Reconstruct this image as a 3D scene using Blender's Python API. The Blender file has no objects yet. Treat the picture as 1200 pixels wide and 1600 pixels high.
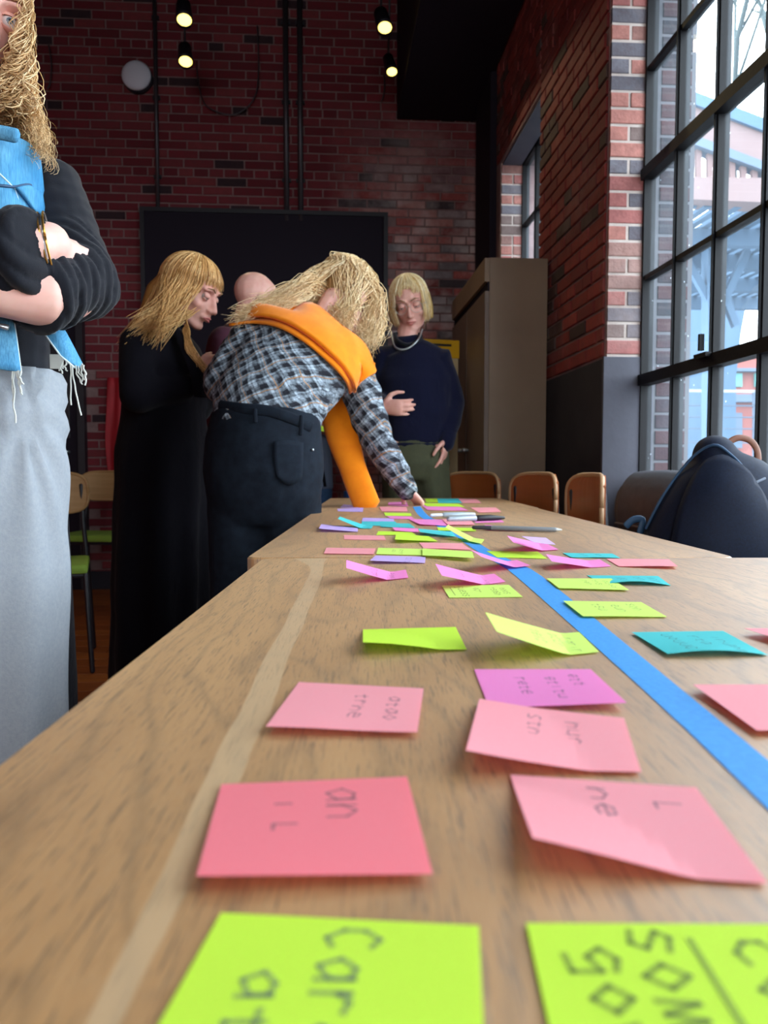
import bpy, bmesh, math, random
import numpy as np
from mathutils import Vector, Matrix, noise
from mathutils.bvhtree import BVHTree

random.seed(7)
rnd = random.Random(11)
PI = math.pi
SC = bpy.context.scene
COL = SC.collection

# ------------------------------------------------------------------ camera, world, exposure
FOC = 1190.0
YAW = math.radians(4.09)
PITCH = math.radians(3.27)
CAM = Vector((0.0, 0.0, 0.88))
TZ = 0.75                                  # table top height
F = Vector((math.sin(YAW) * math.cos(PITCH), math.cos(YAW) * math.cos(PITCH), -math.sin(PITCH)))
R = Vector((math.cos(YAW), -math.sin(YAW), 0.0))
U = R.cross(F)
FH = Vector((math.sin(YAW), math.cos(YAW), 0.0))
cam_data = bpy.data.cameras.new('camera')
cam = bpy.data.objects.new('camera', cam_data)
COL.objects.link(cam)
cam.location = CAM
cam.rotation_euler = Matrix((R, U, -F)).transposed().to_euler()
cam_data.sensor_fit = 'VERTICAL'
cam_data.sensor_height = 36.0
cam_data.lens = 36.0 * FOC / 1600.0
cam_data.clip_start = 0.02
cam_data.clip_end = 300
cam_data.dof.use_dof = True
cam_data.dof.focus_distance = 1.05
cam_data.dof.aperture_fstop = 9.5
SC.camera = cam

world = bpy.data.worlds.new('overcast_sky')
SC.world = world
world.use_nodes = True
bg = world.node_tree.nodes['Background']
bg.inputs['Color'].default_value = (0.90, 0.96, 1.0, 1)
bg.inputs['Strength'].default_value = 6.5
SC.view_settings.view_transform = 'Standard'
SC.view_settings.look = 'None'
SC.view_settings.gamma = 1.0
SC.view_settings.exposure = 0.80
SC.view_settings.use_curve_mapping = False
SC.cycles.use_denoising = True
SC.cycles.max_bounces = 9
SC.cycles.diffuse_bounces = 5
SC.cycles.transparent_max_bounces = 16
SC.cycles.caustics_reflective = False
SC.cycles.caustics_refractive = False
SC.cycles.sample_clamp_indirect = 6.0


def ray(px, py):
    return F + R * ((px - 600.0) / FOC) + U * ((800.0 - py) / FOC)


def W(px, py, d):
    r = ray(px, py)
    return CAM + r * (d / r.dot(FH))


def T(px, py, z=TZ):
    r = ray(px, py)
    return CAM + r * ((z - CAM.z) / r.z)


def V(l, d, z):
    p = R * l + FH * d
    return Vector((p.x, p.y, z))


def pix(p):
    q = Vector(p) - CAM
    f = q.dot(F)
    if f <= 0.01:
        return (-9999, -9999)
    return (600 + FOC * q.dot(R) / f, 800 - FOC * q.dot(U) / f)


# ------------------------------------------------------------------ materials
def lin(c):
    if isinstance(c, str):
        c = c.lstrip('#')
        c = tuple(int(c[i:i + 2], 16) / 255 for i in (0, 2, 4))
    return tuple((x / 12.92 if x <= 0.04045 else ((x + 0.055) / 1.055) ** 2.4) for x in c) + (1.0,)


class NT:
    def __init__(self, m):
        m.use_nodes = True
        self.t = m.node_tree
        self.b = self.t.nodes['Principled BSDF']
        self.out = self.t.nodes['Material Output']

    def n(self, kind, **kw):
        nd = self.t.nodes.new(kind)
        for k, v in kw.items():
            setattr(nd, k, v)
        return nd

    def l(self, a, b):
        self.t.links.new(a, b)

    def math(self, op, a, b=0.0, c=None):
        nd = self.n('ShaderNodeMath', operation=op)
        for i, v in enumerate((a, b, c)):
            if v is None:
                continue
            if isinstance(v, (int, float)):
                nd.inputs[i].default_value = v
            else:
                self.l(v, nd.inputs[i])
        return nd.outputs[0]

    def mix(self, fac, a, b, blend='MIX'):
        nd = self.n('ShaderNodeMix', data_type='RGBA', blend_type=blend)
        for s, v in ((nd.inputs[0], fac), (nd.inputs[6], a), (nd.inputs[7], b)):
            if isinstance(v, (int, float)):
                s.default_value = v
            elif isinstance(v, tuple):
                s.default_value = v
            else:
                self.l(v, s)
        return nd.outputs[2]

    def ramp(self, fac, stops, interp='LINEAR'):
        nd = self.n('ShaderNodeValToRGB')
        cr = nd.color_ramp
        cr.interpolation = interp
        while len(cr.elements) < len(stops):
            cr.elements.new(0.5)
        for e, (p, c) in zip(cr.elements, stops):
            e.position = p
            e.color = lin(c) if isinstance(c, (str, tuple)) else (c, c, c, 1)
        self.l(fac, nd.inputs[0])
        return nd.outputs[0]

    def noise(self, vec, scale, detail=3, rough=0.5, dist=0.0):
        nd = self.n('ShaderNodeTexNoise')
        nd.inputs['Scale'].default_value = scale
        nd.inputs['Detail'].default_value = detail
        nd.inputs['Roughness'].default_value = rough
        nd.inputs['Distortion'].default_value = dist
        if vec is not None:
            self.l(vec, nd.inputs['Vector'])
        return nd.outputs['Fac']

    def coord(self, scale=(1, 1, 1), rot=(0, 0, 0), kind='Object'):
        tc = self.n('ShaderNodeTexCoord')
        mp = self.n('ShaderNodeMapping')
        mp.inputs['Scale'].default_value = scale
        mp.inputs['Rotation'].default_value = rot
        self.l(tc.outputs[kind], mp.inputs['Vector'])
        return mp.outputs[0]

    def bump(self, h, strength=0.3, dist=0.002):
        nd = self.n('ShaderNodeBump')
        nd.inputs['Strength'].default_value = strength
        nd.inputs['Distance'].default_value = dist
        self.l(h, nd.inputs['Height'])
        self.l(nd.outputs[0], self.b.inputs['Normal'])


def mat(name, col, rough=0.6, metal=0.0, spec=0.5, var=None, bump=None, sheen=0.0, coat=0.0, emit=None):
    m = bpy.data.materials.new(name)
    t = NT(m)
    b = t.b
    b.inputs['Base Color'].default_value = lin(col)
    b.inputs['Roughness'].default_value = rough
    b.inputs['Metallic'].default_value = metal
    b.inputs['Specular IOR Level'].default_value = spec
    b.inputs['Sheen Weight'].default_value = sheen
    b.inputs['Coat Weight'].default_value = coat
    if var:
        sc, c2 = var[0], var[1]
        s3 = var[2] if len(var) > 2 else (1, 1, 1)
        nz = t.noise(t.coord(s3), sc, 4, 0.6)
        f = t.ramp(nz, [(0.3, 0.0), (0.7, 1.0)])
        t.l(t.mix(f, lin(col), lin(c2)), b.inputs['Base Color'])
    if bump:
        s3 = bump[3] if len(bump) > 3 else (1, 1, 1)
        nz = t.noise(t.coord(s3), bump[0], 4, 0.6)
        t.bump(nz, bump[1], bump[2])
    if emit:
        b.inputs['Emission Color'].default_value = lin(emit[0])
        b.inputs['Emission Strength'].default_value = emit[1]
    return m


def brick_mat(name, reds, greys, gfrac, white=0.0):
    m = bpy.data.materials.new(name)
    t = NT(m)
    oi = t.n('ShaderNodeObjectInfo')
    ge = t.n('ShaderNodeNewGeometry')
    r = t.math('FRACT', t.math('ADD', oi.outputs['Random'], ge.outputs['Random Per Island']))
    n = len(reds)
    stops = [((1 - gfrac) * i / n, c) for i, c in enumerate(reds)]
    stops += [((1 - gfrac) + gfrac * i / len(greys), c) for i, c in enumerate(greys)]
    base = t.ramp(r, stops, 'CONSTANT')
    co = t.n('ShaderNodeTexCoord')
    gp = ge.outputs['Position']
    f1 = t.noise(gp, 30, 4, 0.7)
    base = t.mix(t.ramp(f1, [(0.35, 0.0), (0.75, 0.45)]), base, lin('#4a3230'))
    if white:
        f2 = t.noise(gp, 2.6, 4, 0.65)
        base = t.mix(t.ramp(f2, [(0.52, 0.0), (0.72, white)]), base, lin('#b9a59f'))
    t.l(base, t.b.inputs['Base Color'])
    t.b.inputs['Roughness'].default_value = 0.85
    t.b.inputs['Specular IOR Level'].default_value = 0.2
    t.bump(t.noise(gp, 90, 3, 0.6), 0.6, 0.004)
    return m


M = {}
M['brick_back'] = brick_mat('brick_back', ['#7e2c30', '#8a3236', '#762a2e', '#863638', '#90403e'], ['#3c2c30', '#4b3a3c'], 0.08, 0.3)
M['brick_weathered_old'] = brick_mat('brick_weathered', ['#b0605a', '#a86460', '#9c504c', '#b87870'], ['#7d7477', '#8e8487', '#5c5054'], 0.34, 0.75)
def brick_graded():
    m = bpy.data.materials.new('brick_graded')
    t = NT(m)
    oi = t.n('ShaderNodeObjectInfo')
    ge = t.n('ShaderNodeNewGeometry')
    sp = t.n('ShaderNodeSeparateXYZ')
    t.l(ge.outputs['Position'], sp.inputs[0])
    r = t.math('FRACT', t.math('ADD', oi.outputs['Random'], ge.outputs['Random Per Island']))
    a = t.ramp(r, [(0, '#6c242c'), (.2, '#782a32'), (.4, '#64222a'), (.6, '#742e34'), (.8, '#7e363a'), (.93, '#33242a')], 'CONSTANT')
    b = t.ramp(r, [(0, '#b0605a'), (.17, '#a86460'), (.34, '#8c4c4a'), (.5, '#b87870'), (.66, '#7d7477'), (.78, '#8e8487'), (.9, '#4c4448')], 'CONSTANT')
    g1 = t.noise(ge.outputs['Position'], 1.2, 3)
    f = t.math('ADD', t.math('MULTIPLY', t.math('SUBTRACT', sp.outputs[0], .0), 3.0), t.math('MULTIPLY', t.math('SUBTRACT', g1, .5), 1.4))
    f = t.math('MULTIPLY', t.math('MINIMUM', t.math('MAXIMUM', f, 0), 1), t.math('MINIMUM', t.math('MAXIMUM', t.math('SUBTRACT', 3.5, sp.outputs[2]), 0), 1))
    base = t.mix(f, a, b)  # pale weathered bricks at right; the window-lit glow is put into their colour too
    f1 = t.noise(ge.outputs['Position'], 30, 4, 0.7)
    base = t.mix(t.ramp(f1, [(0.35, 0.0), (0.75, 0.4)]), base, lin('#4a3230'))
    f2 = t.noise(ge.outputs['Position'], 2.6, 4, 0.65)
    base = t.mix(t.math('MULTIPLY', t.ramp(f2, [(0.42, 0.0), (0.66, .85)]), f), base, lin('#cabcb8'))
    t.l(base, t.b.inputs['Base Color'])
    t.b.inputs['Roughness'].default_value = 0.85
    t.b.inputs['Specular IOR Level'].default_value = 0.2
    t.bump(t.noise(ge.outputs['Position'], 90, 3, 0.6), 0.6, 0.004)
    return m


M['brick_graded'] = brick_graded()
M['brick_out'] = brick_mat('brick_out', [(.24, .11, .12), (.21, .11, .13), (.18, .12, .15)], [(.09, .10, .14), (.12, .13, .17)], .4)
M['mortar_out'] = mat('mortar_out', (.36, .36, .38), .95)
M['brick_side'] = brick_mat('brick_side', ['#7c302c', '#8a3834', '#6e2a2a', '#803432'], ['#4c3834', '#3e2e2e'], 0.12, 0.15)
M['brick_jamb'] = brick_mat('brick_jamb', ['#b0706a', '#a86a66', '#9a7068', '#a07c74', '#b47a70'], ['#6a6870', '#74727a', '#7d6c68'], 0.38, 0.3)
M['mortar_dark'] = mat('mortar_dark', '#8a6e6c', 0.95, var=(14, '#765a58'), bump=(120, .5, .003))
M['mortar_light'] = mat('mortar_light', '#c9bcb4', 0.95, var=(14, '#b3a49c'), bump=(120, .5, .003))
M['black_paint'] = mat('black_paint', '#1a121e', 0.7, spec=0.2)
M['black_metal'] = mat('black_metal', '#17141c', 0.45, spec=0.5)
M['plaster_dark'] = mat('plaster_dark', '#2b2930', 0.75, spec=0.3, var=(6, '#232129'))
M['plaster_grey'] = mat('plaster_grey', '#4a4a55', 0.7, var=(5, '#3e3e49'), bump=(30, .3, .003))
M['steel_window'] = mat('steel_window', '#08070b', 0.6, spec=0.25, bump=(60, .3, .002))
M['conduit'] = mat('conduit', '#4a4448', 0.45, metal=0.6)
M['pale_disc'] = mat('pale_disc', '#d4d4de', 0.6)
M['cabinet'] = mat('cabinet', '#86705a', 0.55, var=(3, '#7c6550'))
M['cabinet_door'] = mat('cabinet_door', '#6f5a4c', 0.5, var=(3, '#665246'))
M['white'] = mat('white', '#dcdcdc', 0.6)
M['tape'] = mat('blue_tape', '#1f86d2', 0.65, var=(260, '#2f94de'), bump=(300, .4, .0008))
M['skin'] = mat('skin', '#e3b0a0', 0.5, var=(22, '#d99a8c'), spec=0.35)
M['skin_p'] = mat('skin_pale', '#edc2b4', 0.48, var=(18, '#e2a89c'), spec=0.35)
for k in ('skin', 'skin_p'):
    b_ = M[k].node_tree.nodes['Principled BSDF']
    b_.inputs['Subsurface Weight'].default_value = 0.12
    b_.inputs['Subsurface Radius'].default_value = (0.01, 0.004, 0.002)
M['lips'] = mat('lips', '#c26a68', 0.4)
M['eye_white'] = mat('eye_white', '#cfc3c0', 0.2)
M['iris'] = mat('iris', '#5c6a74', 0.2)
M['pupil'] = mat('pupil', '#0c0a0e', 0.2)
M['brow_hair'] = mat('brow_hair', '#8f6a4a', 0.8)
M['black_cloth'] = mat('black_cloth', '#0d0b12', 0.92, spec=0.1, sheen=0.05, bump=(14, .5, .01))
M['black_knit'] = mat('black_knit', '#0e1019', 0.85, spec=0.2, sheen=0.12, bump=(500, .3, .001))
M['navy_knit'] = mat('navy_knit', '#12142a', 0.95, spec=0.1, sheen=0.12, bump=(16, .5, .01))
M['jeans_black'] = mat('jeans_black', '#10151e', 0.9, spec=0.15, var=(40, '#18202a'), bump=(250, .4, .001))
M['jeans_blue'] = mat('jeans_blue', '#2a4668', 0.9, var=(30, '#1f3450'))
M['olive'] = mat('olive', '#4a4c34', 0.9, var=(12, '#3c3e2a'), bump=(12, .5, .01))
M['maroon'] = mat('maroon', '#4a1e30', 0.9)
M['grey_shirt'] = mat('grey_shirt', '#5c6478', 0.9)
M['orange_knit'] = mat('orange_knit', '#f08a10', 0.85, spec=0.15, sheen=0.2, var=(25, '#e67c0c'), bump=(420, .4, .0015))
M['skirt'] = mat('skirt_grey', '#969a9f', 0.8, spec=0.25, var=(160, '#8a9098'), bump=(260, .35, .0012))
M['gold'] = mat('gold', '#c9964a', 0.25, metal=0.9)
M['silver'] = mat('silver', '#b8bec2', 0.3, metal=0.8)
M['denim_edge'] = mat('denim_edge', '#cfe0e6', 0.9)
M['thread'] = mat('thread', '#cfd4ce', 0.9)
M['navy_bag'] = mat('navy_bag', '#071024', 0.7, spec=.3, var=(200, '#0d1b34'), bump=(600, .3, .0008))
M['bag_trim'] = mat('bag_trim', '#27496a', 0.6)
M['bag_seam'] = mat('bag_seam', '#6e7888', 0.6)
M['leather'] = mat('leather', '#84543f', 0.5)
M['grey_pad'] = mat('grey_pad', '#3e4049', 0.7, var=(40, '#474a54'), bump=(200, .3, .002))
M['ply'] = mat('ply_back', '#a4582c', 0.45, var=(3, '#9a5526', (1, 1, 14)), coat=0.2)
M['ply_edge'] = mat('ply_edge', '#b08a66', 0.5)
M['tan_ply'] = mat('tan_ply', '#b28a5c', 0.5, var=(3, '#a07848', (1, 1, 14)))
M['green_pad'] = mat('green_pad', '#7c9a34', 0.8)
M['yellow_card'] = mat('yellow_card', '#e8b208', 0.6)
M['pad_paper'] = mat('pad_paper', '#cfbb90', 0.8)
M['red_cloth'] = mat('red_cloth', '#a01420', 0.7, var=(5, '#8a1018'))
M['lamp'] = mat('lamp_lens', '#ffe9a0', 0.5, emit=('#ffe070', 2.2))
M['blue_tape_roll'] = mat('blue_tape_roll', '#1a5c9c', 0.6)
M['pen_grey'] = mat('pen_grey', '#8a9096', 0.35)
M['pen_silver'] = mat('pen_silver', '#a9b8c0', 0.3, metal=0.2)
M['pen_white'] = mat('pen_white', '#dfe8ea', 0.4)
M['ink'] = mat('ink', '#2a3334', 0.6)
M['ink_soft'] = mat('ink_soft', '#56606e', 0.6)
M['ink'].node_tree.nodes['Principled BSDF'].inputs['Alpha'].default_value = .38
M['ink_soft'].node_tree.nodes['Principled BSDF'].inputs['Alpha'].default_value = .38
M['glasses'] = mat('glasses_wire', '#c8bcae', 0.3, metal=0.7)
# outside
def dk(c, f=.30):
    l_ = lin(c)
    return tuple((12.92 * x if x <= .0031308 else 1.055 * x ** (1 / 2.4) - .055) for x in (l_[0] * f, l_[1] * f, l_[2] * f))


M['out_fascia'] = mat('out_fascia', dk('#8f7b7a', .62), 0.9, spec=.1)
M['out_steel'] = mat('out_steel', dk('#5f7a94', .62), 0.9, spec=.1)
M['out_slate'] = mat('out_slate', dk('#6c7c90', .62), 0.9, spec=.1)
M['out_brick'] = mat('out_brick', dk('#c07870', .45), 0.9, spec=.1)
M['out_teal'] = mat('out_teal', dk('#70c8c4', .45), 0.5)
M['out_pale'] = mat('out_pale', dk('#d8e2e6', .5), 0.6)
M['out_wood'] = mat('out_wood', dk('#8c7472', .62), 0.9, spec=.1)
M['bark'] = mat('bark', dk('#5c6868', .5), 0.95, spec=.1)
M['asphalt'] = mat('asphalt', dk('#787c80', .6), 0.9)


def hair_mat(name, c1, c2, c3, sc=60):
    m = bpy.data.materials.new(name)
    t = NT(m)
    ge = t.n('ShaderNodeNewGeometry')
    r = ge.outputs['Random Per Island']
    nz = t.noise(ge.outputs['Position'], sc, 3, 0.6)
    f = t.math('FRACT', t.math('ADD', r, t.math('MULTIPLY', nz, 0.7)))
    t.l(t.ramp(f, [(0.0, c1), (0.5, c2), (1.0, c3)]), t.b.inputs['Base Color'])
    t.b.inputs['Roughness'].default_value = 0.42
    t.b.inputs['Specular IOR Level'].default_value = 0.5
    return m


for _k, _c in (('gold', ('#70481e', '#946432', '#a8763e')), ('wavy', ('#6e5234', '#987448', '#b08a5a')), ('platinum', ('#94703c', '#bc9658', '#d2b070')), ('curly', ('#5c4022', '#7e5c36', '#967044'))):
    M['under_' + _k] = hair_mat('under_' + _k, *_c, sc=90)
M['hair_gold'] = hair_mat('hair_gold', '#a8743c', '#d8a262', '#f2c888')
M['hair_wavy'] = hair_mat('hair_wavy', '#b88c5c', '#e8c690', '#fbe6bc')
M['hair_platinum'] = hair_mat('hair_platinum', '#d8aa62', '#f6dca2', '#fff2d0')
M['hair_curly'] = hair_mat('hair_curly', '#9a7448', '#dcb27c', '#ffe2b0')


def denim_mat():
    m = bpy.data.materials.new('denim_blue')
    t = NT(m)
    co = t.coord()
    a = t.noise(co, 12, 4, 0.6)
    b = t.noise(t.coord((900, 900, 60)), 1.0, 2, 0.5)
    c = t.mix(t.ramp(a, [(0.3, 0.0), (0.7, 1.0)]), lin('#3f86b4'), lin('#74b4d6'))
    c = t.mix(t.ramp(b, [(0.4, 0.0), (0.65, 0.5)]), c, lin('#2b5f8c'))
    t.l(c, t.b.inputs['Base Color'])
    t.b.inputs['Roughness'].default_value = 0.9
    t.b.inputs['Specular IOR Level'].default_value = 0.15
    t.bump(t.noise(co, 300, 2), 0.4, 0.001)
    return m


M['denim'] = denim_mat()


def plaid_mat():
    m = bpy.data.materials.new('plaid_flannel')
    t = NT(m)
    co = t.coord((1, 1, 1), (0.35, 0.5, 0.45))
    sp = t.n('ShaderNodeSeparateXYZ')
    nz = t.n('ShaderNodeTexNoise')
    nz.inputs['Scale'].default_value = 7
    t.l(co, nz.inputs['Vector'])
    va = t.n('ShaderNodeVectorMath', operation='MULTIPLY_ADD')
    t.l(nz.outputs['Color'], va.inputs[0])
    va.inputs[1].default_value = (0.06, 0.06, 0.06)
    t.l(co, va.inputs[2])
    t.l(va.outputs[0], sp.inputs[0])

    def stripes(src, per, duty, ph=0.0):
        f = t.math('FRACT', t.math('ADD', t.math('DIVIDE', src, per), ph))
        return t.math('LESS_THAN', f, duty)
    x, z = sp.outputs[0], sp.outputs[2]
    dark = t.math('ADD', stripes(x, 0.034, 0.42), stripes(z, 0.034, 0.42))
    thin = t.math('ADD', stripes(x, 0.0113, 0.3, .3), stripes(z, 0.0113, 0.3, .3))
    base = t.mix(t.math('MULTIPLY', thin, 0.4), lin('#aab8c4'), lin('#33353f'))
    base = t.mix(t.math('MULTIPLY', dark, 0.48), base, lin('#100e15'))
    base = t.mix(t.ramp(t.noise(co, 45, 4, .75), [(.42, 0.0), (.62, .75)]), base, lin('#1c1a22'))
    org = t.math('MAXIMUM', stripes(x, 0.068, 0.035, .6), stripes(z, 0.068, 0.035, .6))
    base = t.mix(t.math('MULTIPLY', org, 0.65), base, lin('#a8743a'))
    t.l(base, t.b.inputs['Base Color'])
    t.b.inputs['Roughness'].default_value = 0.9
    t.b.inputs['Specular IOR Level'].default_value = 0.15
    t.bump(t.noise(co, 14, 3), 0.6, 0.012)
    return m


M['plaid'] = plaid_mat()


def paper_mat(name, c, c2):
    m = bpy.data.materials.new(name)
    t = NT(m)
    b = t.b
    co = t.coord()
    nz = t.noise(co, 900, 2)
    t.l(t.mix(t.ramp(nz, [(0.35, 0.0), (0.7, 1.0)]), lin(c), lin(c2)), b.inputs['Base Color'])
    b.inputs['Roughness'].default_value = 0.75
    b.inputs['Specular IOR Level'].default_value = 0.25
    tr = t.n('ShaderNodeBsdfTranslucent')
    tr.inputs['Color'].default_value = lin(c)
    mx = t.n('ShaderNodeMixShader')
    mx.inputs[0].default_value = 0.36
    t.l(b.outputs[0], mx.inputs[1])
    t.l(tr.outputs[0], mx.inputs[2])
    t.l(mx.outputs[0], t.out.inputs['Surface'])
    return m


PAPER = {
    'L': ('lime', paper_mat('paper_lime', '#defe56', '#daf850')),
    'Y': ('pale lime', paper_mat('paper_pale_lime', '#e6ff88', '#e0fa80')),
    'R': ('coral pink', paper_mat('paper_coral', '#ff96a2', '#fd8e9a')),
    'S': ('salmon pink', paper_mat('paper_salmon', '#ffb6c0', '#fdaeb8')),
    'P': ('orchid pink', paper_mat('paper_orchid', '#fd9ede', '#f896d8')),
    'T': ('turquoise', paper_mat('paper_turquoise', '#5adade', '#52d2d6')),
    'V': ('pale lavender', paper_mat('paper_lavender', '#dec4f8', '#d8bcf2')),
}


def wood_mat(name, seed, stripe=False, near=False):
    m = bpy.data.materials.new(name)
    t = NT(m)
    tc = t.n('ShaderNodeTexCoord')
    sp = t.n('ShaderNodeSeparateXYZ')
    t.l(tc.outputs['Object'], sp.inputs[0])
    x, y = sp.outputs[0], sp.outputs[1]

    def vec(sx, sy, off=0.0):
        cb = t.n('ShaderNodeCombineXYZ')
        t.l(t.math('MULTIPLY', x, sx), cb.inputs[0])
        t.l(t.math('MULTIPLY', y, sy), cb.inputs[1])
        cb.inputs[2].default_value = seed + off
        return cb.outputs[0]
    broad = t.noise(vec(9, 1.3), 1.0, 4, 0.6)
    base = t.ramp(broad, [(0.3, '#96693a'), (0.5, '#ae7f4c'), (0.7, '#c0925e')])
    # figure: cathedral arcs left of the pale stripe, straight lines elsewhere
    warp = t.noise(vec(5, 1.6, 3), 1.0, 3, 0.55)
    xx = t.math('ADD', t.math('MULTIPLY', x, 85), t.math('MULTIPLY', warp, 30 if near else 18))
    rings = t.math('ABSOLUTE', t.math('SINE', xx))
    base = t.mix(t.math('MULTIPLY', t.ramp(rings, [(0.0, 1.0), (0.5, 0.0)]), 0.42), base, lin('#654725'))
    pores = t.noise(vec(900, 38, 5), 1.0, 3, 0.6)
    pm = t.ramp(pores, [(0.55, 0.0), (0.65, 1.0)])
    base = t.mix(t.math('MULTIPLY', pm, 0.8), base, lin('#4e3416'))
    fine = t.noise(vec(1400, 120, 8), 1.0, 2, 0.5)
    base = t.mix(t.ramp(fine, [(0.4, 0.0), (0.7, 0.25)]), base, lin('#b89468'))
    if stripe:
        def curve(pts):
            fc = t.n('ShaderNodeFloatCurve')
            cv = fc.mapping.curves[0]
            pts = [((a + 0.5) / 2.0, (b + 0.5)) for a, b in pts]
            cv.points[0].location = (0.0, pts[0][1])
            cv.points[1].location = (1.0, pts[-1][1])
            for a, b in pts:
                cv.points.new(a, b)
            fc.mapping.update()
            t.l(t.math('DIVIDE', t.math('ADD', y, 0.5), 2.0), fc.inputs['Value'])
            return t.math('SUBTRACT', fc.outputs[0], 0.5)
        left = curve([(0.17, -.068), (0.30, -.0725), (0.6, -.078), (0.85, -.083), (1.0, -.09), (1.05, -.104), (1.11, -.122)])
        right = curve([(0.17, -.060), (0.30, -.058), (0.6, -.062), (0.85, -.066), (1.0, -.072), (1.05, -.075), (1.11, -.071)])
        wob = t.math('MULTIPLY', t.math('SUBTRACT', t.noise(vec(2, 9, 2), 1.0, 3), 0.5), 0.006)
        xw = t.math('ADD', x, wob)
        msk = t.math('MULTIPLY', t.math('GREATER_THAN', xw, left), t.math('LESS_THAN', xw, right))
        pale = t.mix(t.math('MULTIPLY', pm, 0.35), lin('#c0a27c'), lin('#8d7450'))
        base = t.mix(t.math('MULTIPLY', msk, 0.62), base, pale)
    t.l(base, t.b.inputs['Base Color'])
    t.b.inputs['Roughness'].default_value = 0.5
    t.b.inputs['Specular IOR Level'].default_value = 1.0
    t.b.inputs['Coat Weight'].default_value = 1.0
    t.b.inputs['Coat Roughness'].default_value = 0.6
    h = t.math('SUBTRACT', 1.0, pm)
    t.bump(h, 0.25, 0.0006)
    return m


M['oak_near'] = wood_mat('oak_near', 1.3, True, True)
M['oak_mid'] = wood_mat('oak_mid', 14.2)
M['oak_far'] = wood_mat('oak_far', 31.7)


def plank_mat():
    m = bpy.data.materials.new('floor_plank')
    t = NT(m)
    oi = t.n('ShaderNodeObjectInfo')
    nz = t.noise(t.coord((1.5, 22, 1), kind='Object'), 2.0, 4, 0.6)
    a = t.ramp(oi.outputs['Random'], [(0.0, '#7a3a10'), (0.5, '#8e4818'), (1.0, '#a05a22')])
    b = t.mix(t.ramp(nz, [(0.35, 0.0), (0.7, 0.6)]), a, lin('#5e2a0c'))
    t.l(b, t.b.inputs['Base Color'])
    t.b.inputs['Roughness'].default_value = 0.4
    return m


M['plank'] = plank_mat()


def glass_mat():
    m = bpy.data.materials.new('window_glass')
    t = NT(m)
    tr = t.n('ShaderNodeBsdfTransparent')
    tr.inputs['Color'].default_value = (0.93, 0.97, 1.0, 1)
    gl = t.n('ShaderNodeBsdfGlossy')
    gl.inputs['Roughness'].default_value = 0.02
    mx = t.n('ShaderNodeMixShader')
    mx.inputs[0].default_value = 0.05
    t.l(tr.outputs[0], mx.inputs[1])
    t.l(gl.outputs[0], mx.inputs[2])
    # outdoor haze put into the pane as a pale film, plus dried droplets
    ge = t.n('ShaderNodeNewGeometry')
    tl = t.n('ShaderNodeBsdfTranslucent')
    tl.inputs['Color'].default_value = (0.75, 0.88, 1.0, 1)
    vo = t.n('ShaderNodeTexVoronoi')
    vo.inputs['Scale'].default_value = 26
    t.l(ge.outputs['Position'], vo.inputs['Vector'])
    drops = t.ramp(vo.outputs['Distance'], [(0.05, 0.5), (0.09, 0.0)])
    gate = t.ramp(t.noise(ge.outputs['Position'], 9, 2), [(0.56, 0.0), (0.6, 1.0)])
    haze_film = t.ramp(t.noise(ge.outputs['Position'], 2.5, 3), [(0.3, 0.008), (0.7, 0.026)])
    fac = t.math('ADD', haze_film, t.math('MULTIPLY', drops, gate))
    mx2 = t.n('ShaderNodeMixShader')
    t.l(fac, mx2.inputs[0])
    t.l(mx.outputs[0], mx2.inputs[1])
    t.l(tl.outputs[0], mx2.inputs[2])
    t.l(mx2.outputs[0], t.out.inputs['Surface'])
    return m


M['glass'] = glass_mat()

# ------------------------------------------------------------------ mesh helpers
def tag(o, label=None, cat=None, group=None, kind=None):
    if label:
        o['label'] = label
    if cat:
        o['category'] = cat
    if group:
        o['group'] = group
    if kind:
        o['kind'] = kind
    return o


def empty(name, loc, label, cat, group=None, rz=0.0):
    o = bpy.data.objects.new(name, None)
    COL.objects.link(o)
    o.location = loc
    o.rotation_euler = (0, 0, rz)
    o.empty_display_size = 0.1
    return tag(o, label, cat, group)


def link(name, me, parent=None, local=False):
    """a child whose vertices are in world coordinates is shifted back by its root's location"""
    o = bpy.data.objects.new(name, me)
    COL.objects.link(o)
    if parent is not None:
        o.parent = parent
        if not local and parent.parent is None and parent.type == 'EMPTY':
            o.location = -parent.location
    return o


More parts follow.
